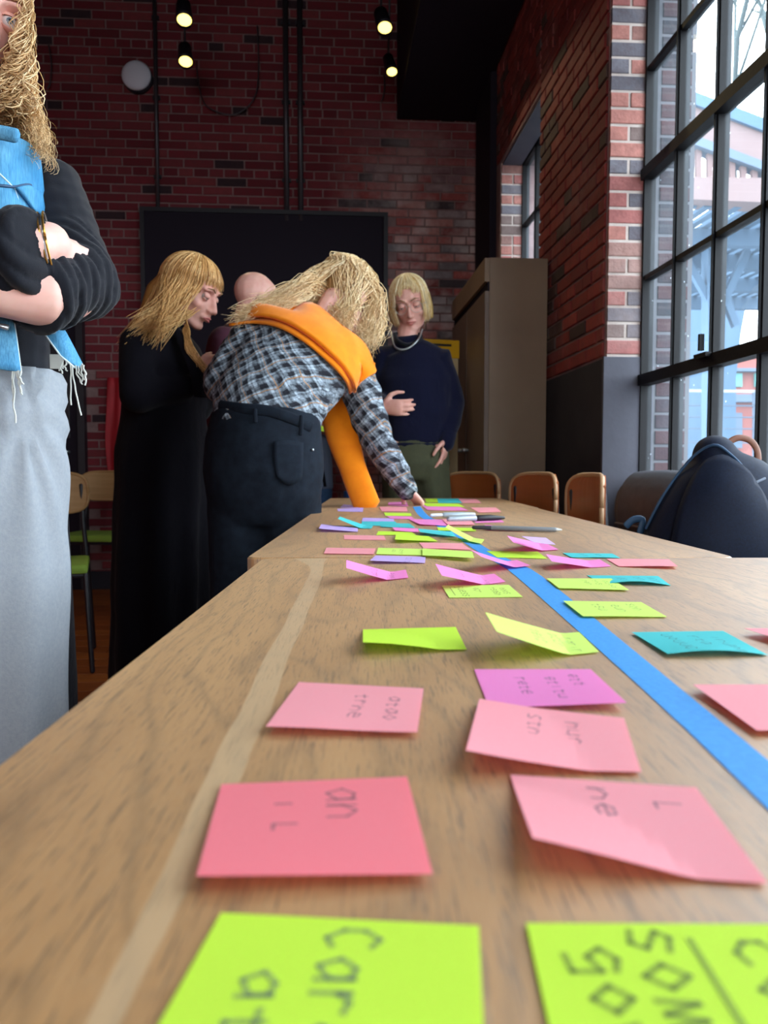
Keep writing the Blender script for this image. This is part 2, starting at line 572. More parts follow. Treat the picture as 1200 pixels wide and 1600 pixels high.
class MB:
    def __init__(self):
        self.v, self.f = [], []

    def add(self, vs, fs):
        n = len(self.v)
        self.v += [tuple(p) for p in vs]
        self.f += [tuple(i + n for i in q) for q in fs]
        return self

    def box(self, lo, hi, m=None, top_inset=0.0):
        (x0, y0, z0), (x1, y1, z1) = lo, hi
        vs = [Vector(p) for p in ((x0, y0, z0), (x1, y0, z0), (x1, y1, z0), (x0, y1, z0),
                                  (x0, y0, z1), (x1, y0, z1), (x1, y1, z1), (x0, y1, z1))]
        if m is not None:
            vs = [m @ p for p in vs]
        return self.add(vs, [(0, 3, 2, 1), (4, 5, 6, 7), (0, 1, 5, 4), (1, 2, 6, 5), (2, 3, 7, 6), (3, 0, 4, 7)])

    def bar(self, a, b, w, h, up=Vector((0, 0, 1))):
        a, b = Vector(a), Vector(b)
        d = (b - a).normalized()
        s = d.cross(up)
        if s.length < 1e-4:
            s = d.cross(Vector((1, 0, 0)))
        s.normalize()
        u = s.cross(d)
        vs = [p + s * (sx * w / 2) + u * (sz * h / 2) for p in (a, b) for sx, sz in ((-1, -1), (1, -1), (1, 1), (-1, 1))]
        return self.add(vs, [(0, 1, 2, 3), (7, 6, 5, 4), (0, 4, 5, 1), (1, 5, 6, 2), (2, 6, 7, 3), (3, 7, 4, 0)])

    def tube(self, pts, ra, rb=None, side=None, seg=12, caps=True, cap_rows=3, capk=1.0):
        pts = [Vector(p) for p in pts]
        n = len(pts)
        ra = [ra] * n if isinstance(ra, (int, float)) else list(ra)
        rb = ra if rb is None else ([rb] * n if isinstance(rb, (int, float)) else list(rb))
        tang = []
        for i in range(n):
            a, b = pts[max(0, i - 1)], pts[min(n - 1, i + 1)]
            tang.append((b - a).normalized())
        if side is None:
            side = tang[0].orthogonal()
        rings = []
        s = Vector(side)

        def ring(p, t, s, a, b):
            u = t.cross(s)
            return [p + s * (a * math.cos(2 * PI * k / seg)) + u * (b * math.sin(2 * PI * k / seg)) for k in range(seg)]
        frames = []
        for i in range(n):
            t = tang[i]
            s = (s - t * s.dot(t))
            if s.length < 1e-5:
                s = t.orthogonal()
            s.normalize()
            frames.append((t, s.copy()))
        if caps:
            for k in range(cap_rows, 0, -1):
                a = k / (cap_rows + 0.35) * PI / 2
                t, s0 = frames[0]
                rr = min(ra[0], rb[0])
                rr = (.035 if rr > .09 else rr) * capk
                rings.append(ring(pts[0] - t * (rr * math.sin(a)), t, s0, ra[0] * math.cos(a), rb[0] * math.cos(a)))
        for i in range(n):
            rings.append(ring(pts[i], frames[i][0], frames[i][1], ra[i], rb[i]))
        if caps:
            for k in range(1, cap_rows + 1):
                a = k / (cap_rows + 0.35) * PI / 2
                t, s0 = frames[-1]
                rr = min(ra[-1], rb[-1])
                rr = (.035 if rr > .09 else rr) * capk
                rings.append(ring(pts[-1] + t * (rr * math.sin(a)), t, s0, ra[-1] * math.cos(a), rb[-1] * math.cos(a)))
        base = len(self.v)
        vs = [p for r_ in rings for p in r_]
        fs = []
        for i in range(len(rings) - 1):
            for k in range(seg):
                a, b = i * seg + k, i * seg + (k + 1) % seg
                fs.append((a, b, b + seg, a + seg))
        fs.append(tuple(range(seg - 1, -1, -1)))
        fs.append(tuple((len(rings) - 1) * seg + k for k in range(seg)))
        return self.add(vs, fs)

    def ell(self, c, r, m=None, seg=14, rows=9):
        c = Vector(c)
        if isinstance(r, (int, float)):
            r = (r, r, r)
        vs, fs = [], []
        vs.append(Vector((0, 0, -r[2])))
        for i in range(1, rows):
            a = -PI / 2 + PI * i / rows
            for k in range(seg):
                b = 2 * PI * k / seg
                vs.append(Vector((r[0] * math.cos(a) * math.cos(b), r[1] * math.cos(a) * math.sin(b), r[2] * math.sin(a))))
        vs.append(Vector((0, 0, r[2])))
        for k in range(seg):
            fs.append((0, 1 + (k + 1) % seg, 1 + k))
            top = len(vs) - 1
            lb = 1 + (rows - 2) * seg
            fs.append((top, lb + k, lb + (k + 1) % seg))
        for i in range(rows - 2):
            for k in range(seg):
                a, b = 1 + i * seg + k, 1 + i * seg + (k + 1) % seg
                fs.append((a, b, b + seg, a + seg))
        vs = [c + p for p in vs]
        if m is not None:
            vs = [m @ p for p in vs]
        return self.add(vs, fs)

    def mesh(self, name, m=None, smooth=False, bevel=0.0):
        me = bpy.data.meshes.new(name)
        me.from_pydata(self.v, [], self.f)
        if m is not None:
            for q in (m if isinstance(m, (list, tuple)) else [m]):
                me.materials.append(q)
        if bevel:
            bm = bmesh.new()
            bm.from_mesh(me)
            bmesh.ops.bevel(bm, geom=list(bm.edges), offset=bevel, segments=2, affect='EDGES', profile=0.6)
            bm.to_mesh(me)
            bm.free()
        if smooth:
            me.polygons.foreach_set('use_smooth', [True] * len(me.polygons))
        me.update()
        return me

    def obj(self, name, m, parent=None, smooth=False, bevel=0.0, local=False):
        return link(name, self.mesh(name, m, smooth, bevel), parent, local)


def blob(name, mb, m, parent=None, voxel=0.006, smooth=6, dec=0.5, disp=None, fac=0.5):
    """one continuous surface grown over overlapping closed shapes"""
    tmp = bpy.data.objects.new('tmp', mb.mesh('tmp'))
    COL.objects.link(tmp)
    r = tmp.modifiers.new('r', 'REMESH')
    r.mode = 'VOXEL'
    r.voxel_size = voxel
    r.use_smooth_shade = True
    s = tmp.modifiers.new('s', 'SMOOTH')
    s.factor = fac
    s.iterations = smooth
    if dec < 1:
        d = tmp.modifiers.new('d', 'DECIMATE')
        d.ratio = dec
    dg = bpy.context.evaluated_depsgraph_get()
    dg.update()
    me = bpy.data.meshes.new_from_object(tmp.evaluated_get(dg))
    me.name = name
    old = tmp.data
    bpy.data.objects.remove(tmp)
    bpy.data.meshes.remove(old)
    me.materials.clear()
    for q in (m if isinstance(m, (list, tuple)) else [m]):
        me.materials.append(q)
    me.polygons.foreach_set('use_smooth', [True] * len(me.polygons))
    if disp:
        nrm = [v.normal.copy() for v in me.vertices]
        for v, nn in zip(me.vertices, nrm):
            v.co += nn * disp(v.co)
    me.update()
    return link(name, me, parent)


def grid_mesh(rows, thick=0.0, m=None, name='patch', sub=3, smooth=True):
    """rows: list of equally long lists of points; Catmull-Rom refined sheet, optionally thickened"""
    P = np.array([[tuple(p) for p in r_] for r_ in rows], float)

    def refine(A):
        n = A.shape[0]
        out = []
        for i in range(n - 1):
            p0, p1, p2, p3 = A[max(0, i - 1)], A[i], A[i + 1], A[min(n - 1, i + 2)]
            for k in range(sub):
                t = k / sub
                out.append(0.5 * ((2 * p1) + (-p0 + p2) * t + (2 * p0 - 5 * p1 + 4 * p2 - p3) * t * t + (-p0 + 3 * p1 - 3 * p2 + p3) * t ** 3))
        out.append(A[-1])
        return np.array(out)
    if sub > 1:
        P = refine(P)
        P = refine(P.transpose(1, 0, 2)).transpose(1, 0, 2)
    h, w = P.shape[:2]
    du = np.gradient(P, axis=1)
    dv = np.gradient(P, axis=0)
    nn = np.cross(du, dv)
    nn /= np.maximum(np.linalg.norm(nn, axis=2, keepdims=True), 1e-9)
    mb = MB()
    vs = [tuple(p) for p in P.reshape(-1, 3)]
    fs = [(i * w + k, i * w + k + 1, (i + 1) * w + k + 1, (i + 1) * w + k) for i in range(h - 1) for k in range(w - 1)]
    if thick:
        Q = P - nn * thick
        n = h * w
        vs += [tuple(p) for p in Q.reshape(-1, 3)]
        fs += [tuple(n + i for i in reversed(q)) for q in fs]
        edge = [k for k in range(w)] + [i * w + w - 1 for i in range(1, h)] + [(h - 1) * w + k for k in range(w - 2, -1, -1)] + [i * w for i in range(h - 2, 0, -1)]
        for a, b in zip(edge, edge[1:] + edge[:1]):
            fs.append((b, a, a + n, b + n))
    mb.add(vs, fs)
    return mb


def strands(name, paths, r, m, parent=None, taper=True):
    vs, fs = [], []
    for pts in paths:
        n = len(pts)
        b = len(vs)
        rr = r if isinstance(r, (int, float)) else r()
        t = (pts[1] - pts[0])
        s = t.orthogonal().normalized()
        for i, p in enumerate(pts):
            t = (pts[min(n - 1, i + 1)] - pts[max(0, i - 1)]).normalized()
            s = s - t * s.dot(t)
            if s.length < 1e-6:
                s = t.orthogonal()
            s.normalize()
            u = t.cross(s)
            q = rr * (1 - 0.75 * (i / (n - 1)) ** 3 if taper else 1)
            for k in range(3):
                a = 2 * PI * k / 3
                vs.append(tuple(p + s * (q * math.cos(a)) + u * (q * math.sin(a))))
        for i in range(n - 1):
            for k in range(3):
                a, c = b + i * 3 + k, b + i * 3 + (k + 1) % 3
                fs.append((a, c, c + 3, a + 3))
    me = bpy.data.meshes.new(name)
    me.from_pydata(vs, [], fs)
    me.materials.append(m)
    me.polygons.foreach_set('use_smooth', [True] * len(me.polygons))
    me.update()
    return link(name, me, parent)


def spline(pts, n=16):
    pts = [Vector(p) for p in pts]
    out = []
    m = len(pts) - 1
    for q in range(n):
        u = q / (n - 1) * m
        i = min(int(u), m - 1)
        t = u - i
        p0, p1, p2, p3 = pts[max(0, i - 1)], pts[i], pts[i + 1], pts[min(m, i + 2)]
        out.append(0.5 * ((2 * p1) + (-p0 + p2) * t + (2 * p0 - 5 * p1 + 4 * p2 - p3) * t * t + (-p0 + 3 * p1 - 3 * p2 + p3) * t ** 3))
    return out


def copy_tree(o, parent=None):
    c = o.copy()
    COL.objects.link(c)
    c.parent = parent
    for ch in list(o.children):
        copy_tree(ch, c)
    return c


# ------------------------------------------------------------------ the room (world axes = room axes)
WX = 1.086       # inner face of the window wall
GX = 1.245       # glass plane
OX = 1.42        # outer face
BY = 5.70        # back wall
WT = 2.80        # head of the windows
WS = 0.83        # sill height
CZ = 4.45        # ceiling


def struct(name, mb, m, parent=None, **kw):
    o = mb.obj(name, m, parent, **kw)
    if parent is None:
        o['kind'] = 'structure'
    return o


w_back = struct('wall_back', MB().box((-3.4, BY, -.02), (OX, BY + .3, CZ)), M['mortar_dark'])
mb = MB()
mb.box((WX, 2.97, 0), (OX, 3.92, CZ)).box((WX, 4.87, 0), (OX, BY, CZ))
mb.box((WX, 3.92, 0), (OX, 4.87, WS)).box((WX, 3.92, WT), (OX, 4.87, CZ))
mb.box((WX, -3, WT), (OX, 2.97, CZ)).box((WX + .12, -3, 0), (OX, 2.97, WS))
mb.box((WX, -.85, WS), (OX, -.41, WT)).box((WX, -3.0, WS), (OX, -2.9, WT))
w_right = struct('wall_right', mb, M['mortar_dark'])
w_left = struct('wall_left', MB().box((-3.5, -3, 0), (-3.4, BY, CZ)), M['brick_back'])
RA, RB = -1.5, .20  # span of the opening added in the rear wall for fill daylight
w_rear = struct('wall_rear', MB().box((-3.5, -3.1, 0), (RA, -3, CZ)).box((RA, -3.1, 0), (RB, -3, WS)).box((RA, -3.1, WT), (RB, -3, CZ)).box((RB, -3.1, 0), (OX, -3, CZ)), M['brick_back'])
ceil = struct('ceiling', MB().box((-3.5, -3.1, CZ), (OX, BY + .3, CZ + .1)), M['black_paint'])

BR_L, BR_H, BR_D, JT = 0.205, 0.052, 0.10, 0.011
unit = MB()
c_ = 0.03
# unit brick: front face at +Z, slightly chamfered; x length, y height, z depth out of the wall
vs = [(-.5, -.5, -.5), (.5, -.5, -.5), (.5, .5, -.5), (-.5, .5, -.5),
      (-.5, -.5, .38), (.5, -.5, .38), (.5, .5, .38), (-.5, .5, .38),
      (-.485, -.44, .5), (.485, -.44, .5), (.485, .44, .5), (-.485, .44, .5)]
fs = [(0, 3, 2, 1), (0, 1, 5, 4), (1, 2, 6, 5), (2, 3, 7, 6), (3, 0, 4, 7),
      (4, 5, 9, 8), (5, 6, 10, 9), (6, 7, 11, 10), (7, 4, 8, 11), (8, 9, 10, 11)]
unit.add(vs, fs)


def lay_bricks(parent, O, Ud, N, length, z0, z1, m, keep=300, skip=(), proud=0.007, depth=0.03, pattern='run', visible=None, cell=None):
    """bond of single bricks on the plane through O; the ones that show largest are objects, the rest one stuff part"""
    O, Ud, N = Vector(O), Vector(Ud), Vector(N)
    Z = Vector((0, 0, 1))
    me = unit.mesh('brick', m)
    course = BR_H + JT
    cells = []
    row = 0
    z = z0
    r2 = random.Random(int(abs(O.x * 31 + O.y * 17 + length * 7) * 10))
    while z + BR_H <= z1 + 0.012:
        if pattern == 'jamb':
            xs = [(0, length)] if (row % 2 == 0 and r2.random() < .85) else [(0, length * .5 - JT / 2), (length * .5 + JT / 2, length)]
        elif pattern == 'whole':
            xs = [(0, length)]
        else:
            xs = []
            header = row % 7 == 5
            bl = BR_L * .5 - JT / 2 if header else BR_L
            x = -(bl + JT) * (0.5 if row % 2 else 0.0) - r2.random() * .03
            while x < length:
                a, b = max(0, x), min(length, x + bl)
                if b - a > 0.02:
                    xs.append((a, b))
                x += bl + JT
        for a, b in xs:
            cu, cz = (a + b) / 2, z + BR_H / 2
            if not any(u0 < cu < u1 and w0 < cz < w1 for u0, u1, w0, w1 in skip):
                c = O + Ud * cu
                c.z = cz
                cells.append((c, b - a))
        z += course
        row += 1
    def score(it):
        c, ln = it
        px, py = pix(c)
        if not (-10 < px < 1210 and -10 < py < 1610):
            return 0
        if visible and not visible(px, py):
            return 0
        return 1.0 / (c - CAM).length_squared * ln
    cells.sort(key=score, reverse=True)
    rest = MB()
    base = Matrix((Ud, Z, N)).transposed()
    for i, (c, ln) in enumerate(cells):
        j = (r2.random() - .5)
        out = proud + r2.random() * .004
        h = BR_H * (1 + (r2.random() - .5) * .05)
        mt = Matrix.Translation(c + N * (out - depth / 2)) @ (base @ Matrix.Rotation(j * .012, 3, 'Z') @ Matrix.Diagonal((ln, h, depth))).to_4x4()
        if i < keep and score((c, ln)) > 0:
            o = bpy.data.objects.new('brick', me)
            COL.objects.link(o)
            o.parent = parent
            o.matrix_local = mt
        else:
            rest.add([mt @ Vector(p) for p in unit.v], unit.f)
    if rest.v:
        o = rest.obj('brickwork', m, parent)
        o['kind'] = 'stuff'


SCREEN = (-1.34, .432, 1.22, 2.74)
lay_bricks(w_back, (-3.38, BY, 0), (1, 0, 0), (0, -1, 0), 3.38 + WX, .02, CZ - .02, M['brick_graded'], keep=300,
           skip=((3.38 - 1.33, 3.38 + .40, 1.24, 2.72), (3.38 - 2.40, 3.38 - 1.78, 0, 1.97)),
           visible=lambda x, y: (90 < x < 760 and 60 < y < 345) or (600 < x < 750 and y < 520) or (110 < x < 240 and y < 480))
# window wall, its inner face
lay_bricks(w_right, (WX, 2.975, 0), (0, 1, 0), (-1, 0, 0), .94, 1.325, CZ - .02, M['brick_side'], keep=220,
           visible=lambda x, y: 835 < x < 945 and y < 600)
lay_bricks(w_right, (WX, 3.925, 0), (0, 1, 0), (-1, 0, 0), 1.02, WT + .02, CZ - .02, M['brick_side'], keep=60,
           visible=lambda x, y: 780 < x < 845)
# window reveals
j1 = struct('trim_1', MB().box((WX + .004, 2.955, 1.31), (GX - .02, 2.972, WT)), M['mortar_light'])
lay_bricks(j1, (WX + .002, 2.957, 0), (1, 0, 0), (0, -1, 0), .15, 1.33, WT, M['brick_jamb'], pattern='jamb', proud=.004, depth=.014)
j2 = struct('trim_2', MB().box((GX + .024, 2.950, WS), (OX + .005, 2.969, WT)), M['mortar_out'])
lay_bricks(j2, (GX + .042, 2.952, 0), (1, 0, 0), (0, -1, 0), .12, WS + .02, WT, M['brick_out'], pattern='whole', proud=.005, depth=.02)
j3 = struct('trim_3', MB().box((WX + .004, 4.855, WS), (GX - .02, 4.872, WT)), M['mortar_light'])
lay_bricks(j3, (WX + .006, 4.857, 0), (1, 0, 0), (0, -1, 0), .145, WS + .02, WT, M['brick_jamb'], pattern='jamb', proud=.006, depth=.014)
# painted base of the pier: dark face to the room, grey reveal
struct('trim_4', MB().box((WX - .012, 2.962, 0), (WX + .01, BY, 1.312)), M['plaster_dark'], bevel=.002)
struct('trim_5', MB().box((WX - .012, 2.945, 0), (GX + .03, 2.962, 1.318)), M['plaster_grey'], bevel=.002)
struct('trim_6', MB().box((WX + .10, -3, .79), (GX - .03, 2.945, .832)), M['plaster_grey'], bevel=.003)
struct('trim_7', MB().box((WX - .045, 4.97, 0), (WX + .0, 5.46, CZ)), M['black_paint'], bevel=.004)
struct('trim_8', MB().box((.50, 3.5, 3.42), (WX - .02, BY - .02, CZ - .02)), M['black_paint'], bevel=.004)
struct('trim_9', MB().box((WX + .01, 3.93, WT - .012), (GX - .03, 4.86, WT + .012)), M['plaster_grey'])
struct('baseboard_back', MB().box((-3.38, BY - .035, 0), (WX - .05, BY - .012, .13)), M['plaster_dark'], bevel=.003)

# door in the back wall (matte black)
d1 = struct('door_1', MB().box((-2.42, BY - .05, 0), (-1.775, BY - .014, 1.99)), M['black_paint'], bevel=.004)
MB().box((-1.80, BY - .075, 0), (-1.752, BY - .012, 2.03)).obj('door_frame', M['black_metal'], d1)
MB().box((-2.35, BY - .056, 1.1), (-1.86, BY - .05, 1.86)).obj('door_panel', M['black_metal'], d1, bevel=.003)
MB().tube([(-1.87, BY - .05, 1.0), (-1.87, BY - .095, 1.0), (-1.97, BY - .1, 1.0)], .009).obj('door_handle', M['silver'], d1, smooth=True)

# floor of single boards running across the room
fl = struct('floor', MB().box((-3.5, -3.1, -.06), (OX, BY + .3, -.012)), M['plaster_dark'])
pl_me = {}
y = 2.2
row = 0
while y < BY:
    x = -3.4 - rnd.random() * .8
    while x < WX:
        ln = 1.2
        a, b = max(-3.4, x), min(WX, x + ln)
        if b - a > .05:
            k = round(b - a, 2)
            if k not in pl_me:
                pl_me[k] = MB().box((-k / 2 + .0015, -.0635, -.012), (k / 2 - .0015, .0635, 0)).mesh('floorboard', M['plank'], bevel=.002)
            o = link('floorboard', pl_me[k], fl, True)
            o.location = ((a + b) / 2, y, 0)
        x += ln
    y += .13
    row += 1
o = MB().box((-3.4, -3, -.012), (WX, 2.135, 0)).obj('floor_boards_front', M['plank'], fl)
o['kind'] = 'stuff'


# ------------------------------------------------------------------ steel windows
def steel_window(name, y0, y1, pitch, thick_rows=(1, 3)):
    win = bpy.data.objects.new(name, None)
    COL.objects.link(win)
    win.location = (GX, y0, WS)
    win['kind'] = 'structure'
    zs = [WS + (WT + .01 - WS) * i / 5 for i in range(6)]
    n = max(1, round((y1 - y0) / pitch))
    # columns are set out from the far jamb (y1)
    ys = [y1 - (y1 - y0) * i / n for i in range(n + 1)]
    f = .032
    for a, b in (((GX, y0, WS), (GX, y1, WS)), ((GX, y0, WT), (GX, y1, WT))):
        MB().bar(a, b, .045, .034).obj('frame', M['steel_window'], win)
    for yy in (y0, y1):
        MB().bar((GX, yy, WS), (GX, yy, WT), .034 if True else 0, .045, Vector((1, 0, 0))).obj('frame', M['steel_window'], win)
    for i, yy in enumerate(ys[1:-1]):
        q = MB().bar((GX, yy, WS), (GX, yy, WT), .019, .034, Vector((1, 0, 0)))
        q.bar((GX - .0, yy, WS), (GX - .0, yy, WT), .006, .05, Vector((1, 0, 0)))
        q.obj('mullion', M['steel_window'], win)
    for i, zz in enumerate(zs[1:-1], 1):
        big = i in thick_rows
        q = MB().bar((GX - (.008 if big else 0), y0, zz), (GX - (.008 if big else 0), y1, zz), .05 if big else .034, .042 if big else .019)
        q.obj('transom' if big else 'muntin', M['steel_window'], win)
    for i in range(5):
        for k in range(n):
            MB().box((GX + .004, ys[k + 1] + .009, zs[i] + .009), (GX + .008, ys[k] - .009, zs[i + 1] - .009)).obj('pane', M['glass'], win)
    return win


win1 = steel_window('window_1', -.40, 2.955, .2796)
win2 = steel_window('window_2', 3.93, 4.855, .2796)
win3 = steel_window('window_3', -2.88, -.86, .2796)
fill_win = bpy.data.objects.new('fill_window', None)  # unseen rear window, added to bring fill daylight in from behind the camera
COL.objects.link(fill_win)
fill_win['kind'] = 'structure'
for i in range(7):
    x_ = RA + .012 + i * (RB - RA - .024) / 6
    MB().bar((x_, -3.05, WS), (x_, -3.05, WT), .04 if i in (0, 6) else .02, .04, Vector((1, 0, 0))).obj('mullion', M['steel_window'], fill_win)
for i in range(6):
    z_ = WS + (WT - WS) * i / 5
    MB().bar((RA, -3.05, z_), (RB, -3.05, z_), .04, .03).obj('muntin', M['steel_window'], fill_win)
ld = bpy.data.lights.new('sky_portal', 'AREA')
ld.shape = 'RECTANGLE'
ld.size, ld.size_y = RB - RA, WT - WS
ld.cycles.is_portal = True
lo = bpy.data.objects.new('sky_portal', ld)
COL.objects.link(lo)
lo.location = ((RA + RB) / 2, -3.13, (WS + WT) / 2)
lo.rotation_euler = (math.radians(90), 0, 0)
lo.rotation_euler = Vector((0, -1, 0)).to_track_quat('Z', 'Y').to_euler()
MB().bar((GX - .04, 2.42, 1.262), (GX - .04, 2.42, 1.315), .012, .016).box((GX - .05, 2.37, 1.238), (GX - .03, 2.45, 1.252)).obj('latch', M['steel_window'], win1)

# daylight enters through the panes; portals only tell the renderer where to look for the sky
for (ya, yb) in ((-.40, 2.95), (3.93, 4.85), (-2.88, -.86)):
    ld = bpy.data.lights.new('sky_portal', 'AREA')
    ld.shape = 'RECTANGLE'
    ld.size = WT - WS
    ld.size_y = yb - ya
    ld.cycles.is_portal = True
    lo = bpy.data.objects.new('sky_portal', ld)
    COL.objects.link(lo)
    lo.location = (OX + .02, (ya + yb) / 2, (WS + WT) / 2)
    lo.rotation_euler = (0, math.radians(90), 0)

# ------------------------------------------------------------------ tables
TYAW = math.atan(10 / FOC)                # table direction: slightly left of the camera axis
TROT = -(YAW - TYAW)


def to_tab(p):
    """world -> table frame (x across, y away)"""
    return Matrix.Rotation(-TROT, 3, 'Z') @ Vector(p)


def make_table(label, x0, x1, y0, y1, m, leg_rows=(0, 1)):
    o = empty('oak_table', (0, 0, 0), label, 'table', 'oak tables pushed end to end', TROT)
    cx = (x0 + x1) / 2
    # rounded rectangle top
    r, th = .018, .028
    outline = []
    for cxx, cyy, a0 in ((x1 - r, y1 - r, 0), (x0 + r, y1 - r, 90), (x0 + r, y0 + r, 180), (x1 - r, y0 + r, 270)):
        for k in range(6):
            a = math.radians(a0 + 18 * k)
            outline.append((cxx + r * math.cos(a), cyy + r * math.sin(a)))
    e = .0025
    n = len(outline)
    vs, fs = [], []
    cc = ((x0 + x1) / 2, (y0 + y1) / 2)
    for z, ins in ((TZ - th, e), (TZ - th + e, 0), (TZ - e, 0), (TZ, e)):
        for p in outline:
            d = Vector((cc[0] - p[0], cc[1] - p[1]))
            q = Vector(p) + Vector((math.copysign(ins, d.x), math.copysign(ins, d.y)))
            vs.append((q.x, q.y, z))
    for i in range(3):
        for k in range(n):
            a, b = i * n + k, i * n + (k + 1) % n
            fs.append((a, b, b + n, a + n))
    fs.append(tuple(range(n - 1, -1, -1)))
    fs.append(tuple(3 * n + k for k in range(n)))
    MB().add(vs, fs).obj('tabletop', m, o, local=True)
    fr = MB()
    for a, b in (((x0 + .06, y0 + .06), (x1 - .06, y0 + .06)), ((x0 + .06, y1 - .06), (x1 - .06, y1 - .06)),
                 ((x0 + .06, y0 + .06), (x0 + .06, y1 - .06)), ((x1 - .06, y0 + .06), (x1 - .06, y1 - .06))):
        fr.bar((*a, TZ - th - .022), (*b, TZ - th - .022), .03, .04)
    fr.obj('underframe', M['black_metal'], o, local=True)
    for yy in ((y0 + .06), (y1 - .06)):
        for xx in (x0 + .06, x1 - .06):
            MB().bar((xx, yy, 0), (xx, yy, TZ - th - .04), .04, .04, Vector((1, 0, 0))).obj('leg', M['black_metal'], o, local=True)
    return o


make_table('nearest oak table, pale sapwood streak along its left side', -.168, .60, -.30, 1.103, M['oak_near'])
make_table('middle oak table with most of the sticky notes and pens', -.193, .527, 1.107, 2.50, M['oak_mid'])
make_table('farthest oak table, under the hand of the bending woman', -.208, .535, 2.504, 3.34, M['oak_far'])

# ------------------------------------------------------------------ sticky notes
NOTE_N = [0]


def note(code, px, label, lift=(0, 0, 0, 0), curve=None, write=None, group=None, lv=0.0):
    """px: far-left, far-right, near-right, near-left corners in the photo; lift: height of each above the table (m);
    the sheet is bent between its stuck edge and its raised corners"""
    cname, m = PAPER[code]
    NOTE_N[0] += 1
    base = TZ + .0006 + lv + (NOTE_N[0] % 5) * .00012
    P = [T(x, y, base + h) for (x, y), h in zip(px, lift)]
    c = curve or 0.0
    n = 15
    rows = []
    wob = random.Random(NOTE_N[0])
    w1, w2 = wob.random() * 6, (wob.random() - .5) * .0012

    def pt(s, t):
        a = P[0].lerp(P[1], s)
        b = P[3].lerp(P[2], s)
        q = a.lerp(b, t)
        flat = base
        h = q.z - flat
        # sheets lift progressively: quadratic rise
        hs = max(1e-6, max(lift))
        k = h / hs
        e_ = max(0.0, (k - .30) / .70)
        q.z = flat + hs * (.12 * k * k + .88 * e_ if hs > .006 else k)
        q.z += c * math.sin(PI * s) * (t ** 1.5) + abs(w2) * (1 - math.cos(2 * PI * s + w1)) * t * .5
        return q
    rows = [[pt(i / (n - 1), k / (n - 1)) for i in range(n)] for k in range(n)]
    mb = grid_mesh(rows, .0, None, sub=1)
    # thickness downwards
    g = grid_mesh(rows, .00018, None, sub=1)
    o = g.obj('sticky_note', m)
    tag(o, label, 'sticky note', group or 'sticky notes laid out on the tables')
    if write:
        wm = MB()
        ink = M['ink'] if write[0] == 'd' else M['ink_soft']
        for line in write[2]:
            pts = []
            for s, t in line:
                s, t = min(max(s, .03), .97), min(max(t, .03), .97)
                q = pt(s, t)
                q.z += .0004
                pts.append(q)
            wd = write[1]
            for a, b in zip(pts, pts[1:]):
                d = (b - a)
                if d.length < 1e-5:
                    continue
                sd = Vector((-d.y, d.x, 0)).normalized() * wd / 2
                e = d.normalized() * wd * .3
                wm.add([a - sd - e, b - sd + e, b + sd + e, a + sd - e], [(0, 1, 2, 3)])
        link('handwriting', wm.mesh('handwriting', ink), o)['kind'] = 'stuff'
    return o


GLY = {
    'c': [[(.9, .85), (.5, 1), (.1, .7), (.1, .3), (.5, 0), (.9, .15)]],
    'a': [[(.9, .8), (.5, .9), (.1, .5), (.4, 0), (.9, .3), (.9, .9), (.95, 0)]],
    'r': [[(.2, 0), (.2, .9), (.2, .6), (.5, .9), (.9, .8)]],
    'e': [[(.1, .5), (.9, .5), (.8, .9), (.3, .9), (.1, .4), (.4, 0), (.9, .1)]],
    't': [[(.5, 1), (.5, 0), (.8, 0)], [(.1, .75), (.9, .75)]],
    'u': [[(.1, .9), (.1, .2), (.5, 0), (.9, .2), (.9, .9), (.9, 0)]],
    's': [[(.9, .85), (.4, 1), (.15, .7), (.8, .35), (.6, 0), (.1, .1)]],
    'g': [[(.9, .85), (.5, 1), (.1, .6), (.4, .2), (.9, .5), (.9, -.3), (.3, -.4)]],
    'l': [[(.4, 1.1), (.4, 0), (.7, 0)]],
    'o': [[(.5, 1), (.1, .5), (.5, 0), (.9, .5), (.5, 1)]],
    'w': [[(.0, .9), (.25, 0), (.5, .7), (.75, 0), (1, .9)]],
    'm': [[(.0, 0), (.1, .9), (.4, .1), (.6, .9), (.8, .1), (1, .9), (1, 0)]],
    'i': [[(.5, .8), (.5, 0)]],
    'y': [[(.1, .9), (.5, .3)], [(.9, .9), (.3, -.4)]],
    'h': [[(.1, 1.2), (.1, 0), (.1, .5), (.5, .9), (.9, .6), (.9, 0)]],
    'n': [[(.1, .9), (.1, 0), (.1, .5), (.5, .9), (.9, .6), (.9, 0)]],
}


def word(txt, s0, t0, size, step, t_dir=1.0, jit=0.0):
    """handwriting that runs toward the viewer (t grows), letter tops toward +s"""
    out = []
    t = t0
    for ch in txt:
        for st in GLY.get(ch, []):
            out.append([(s0 + y * size + jit * (rnd.random() - .5), t + x * step * .8) for x, y in st])
        t += step
    return out


def scrawl(cols, size=.1, step=.16, t0=.15, letters='ceanurstoi'):
    out = []
    for s0 in cols:
        k = rnd.randint(3, 5)
        out += word(''.join(rnd.choice(letters) for _ in range(k)), s0, t0 + rnd.random() * .12, size, step, jit=.02)
    return out


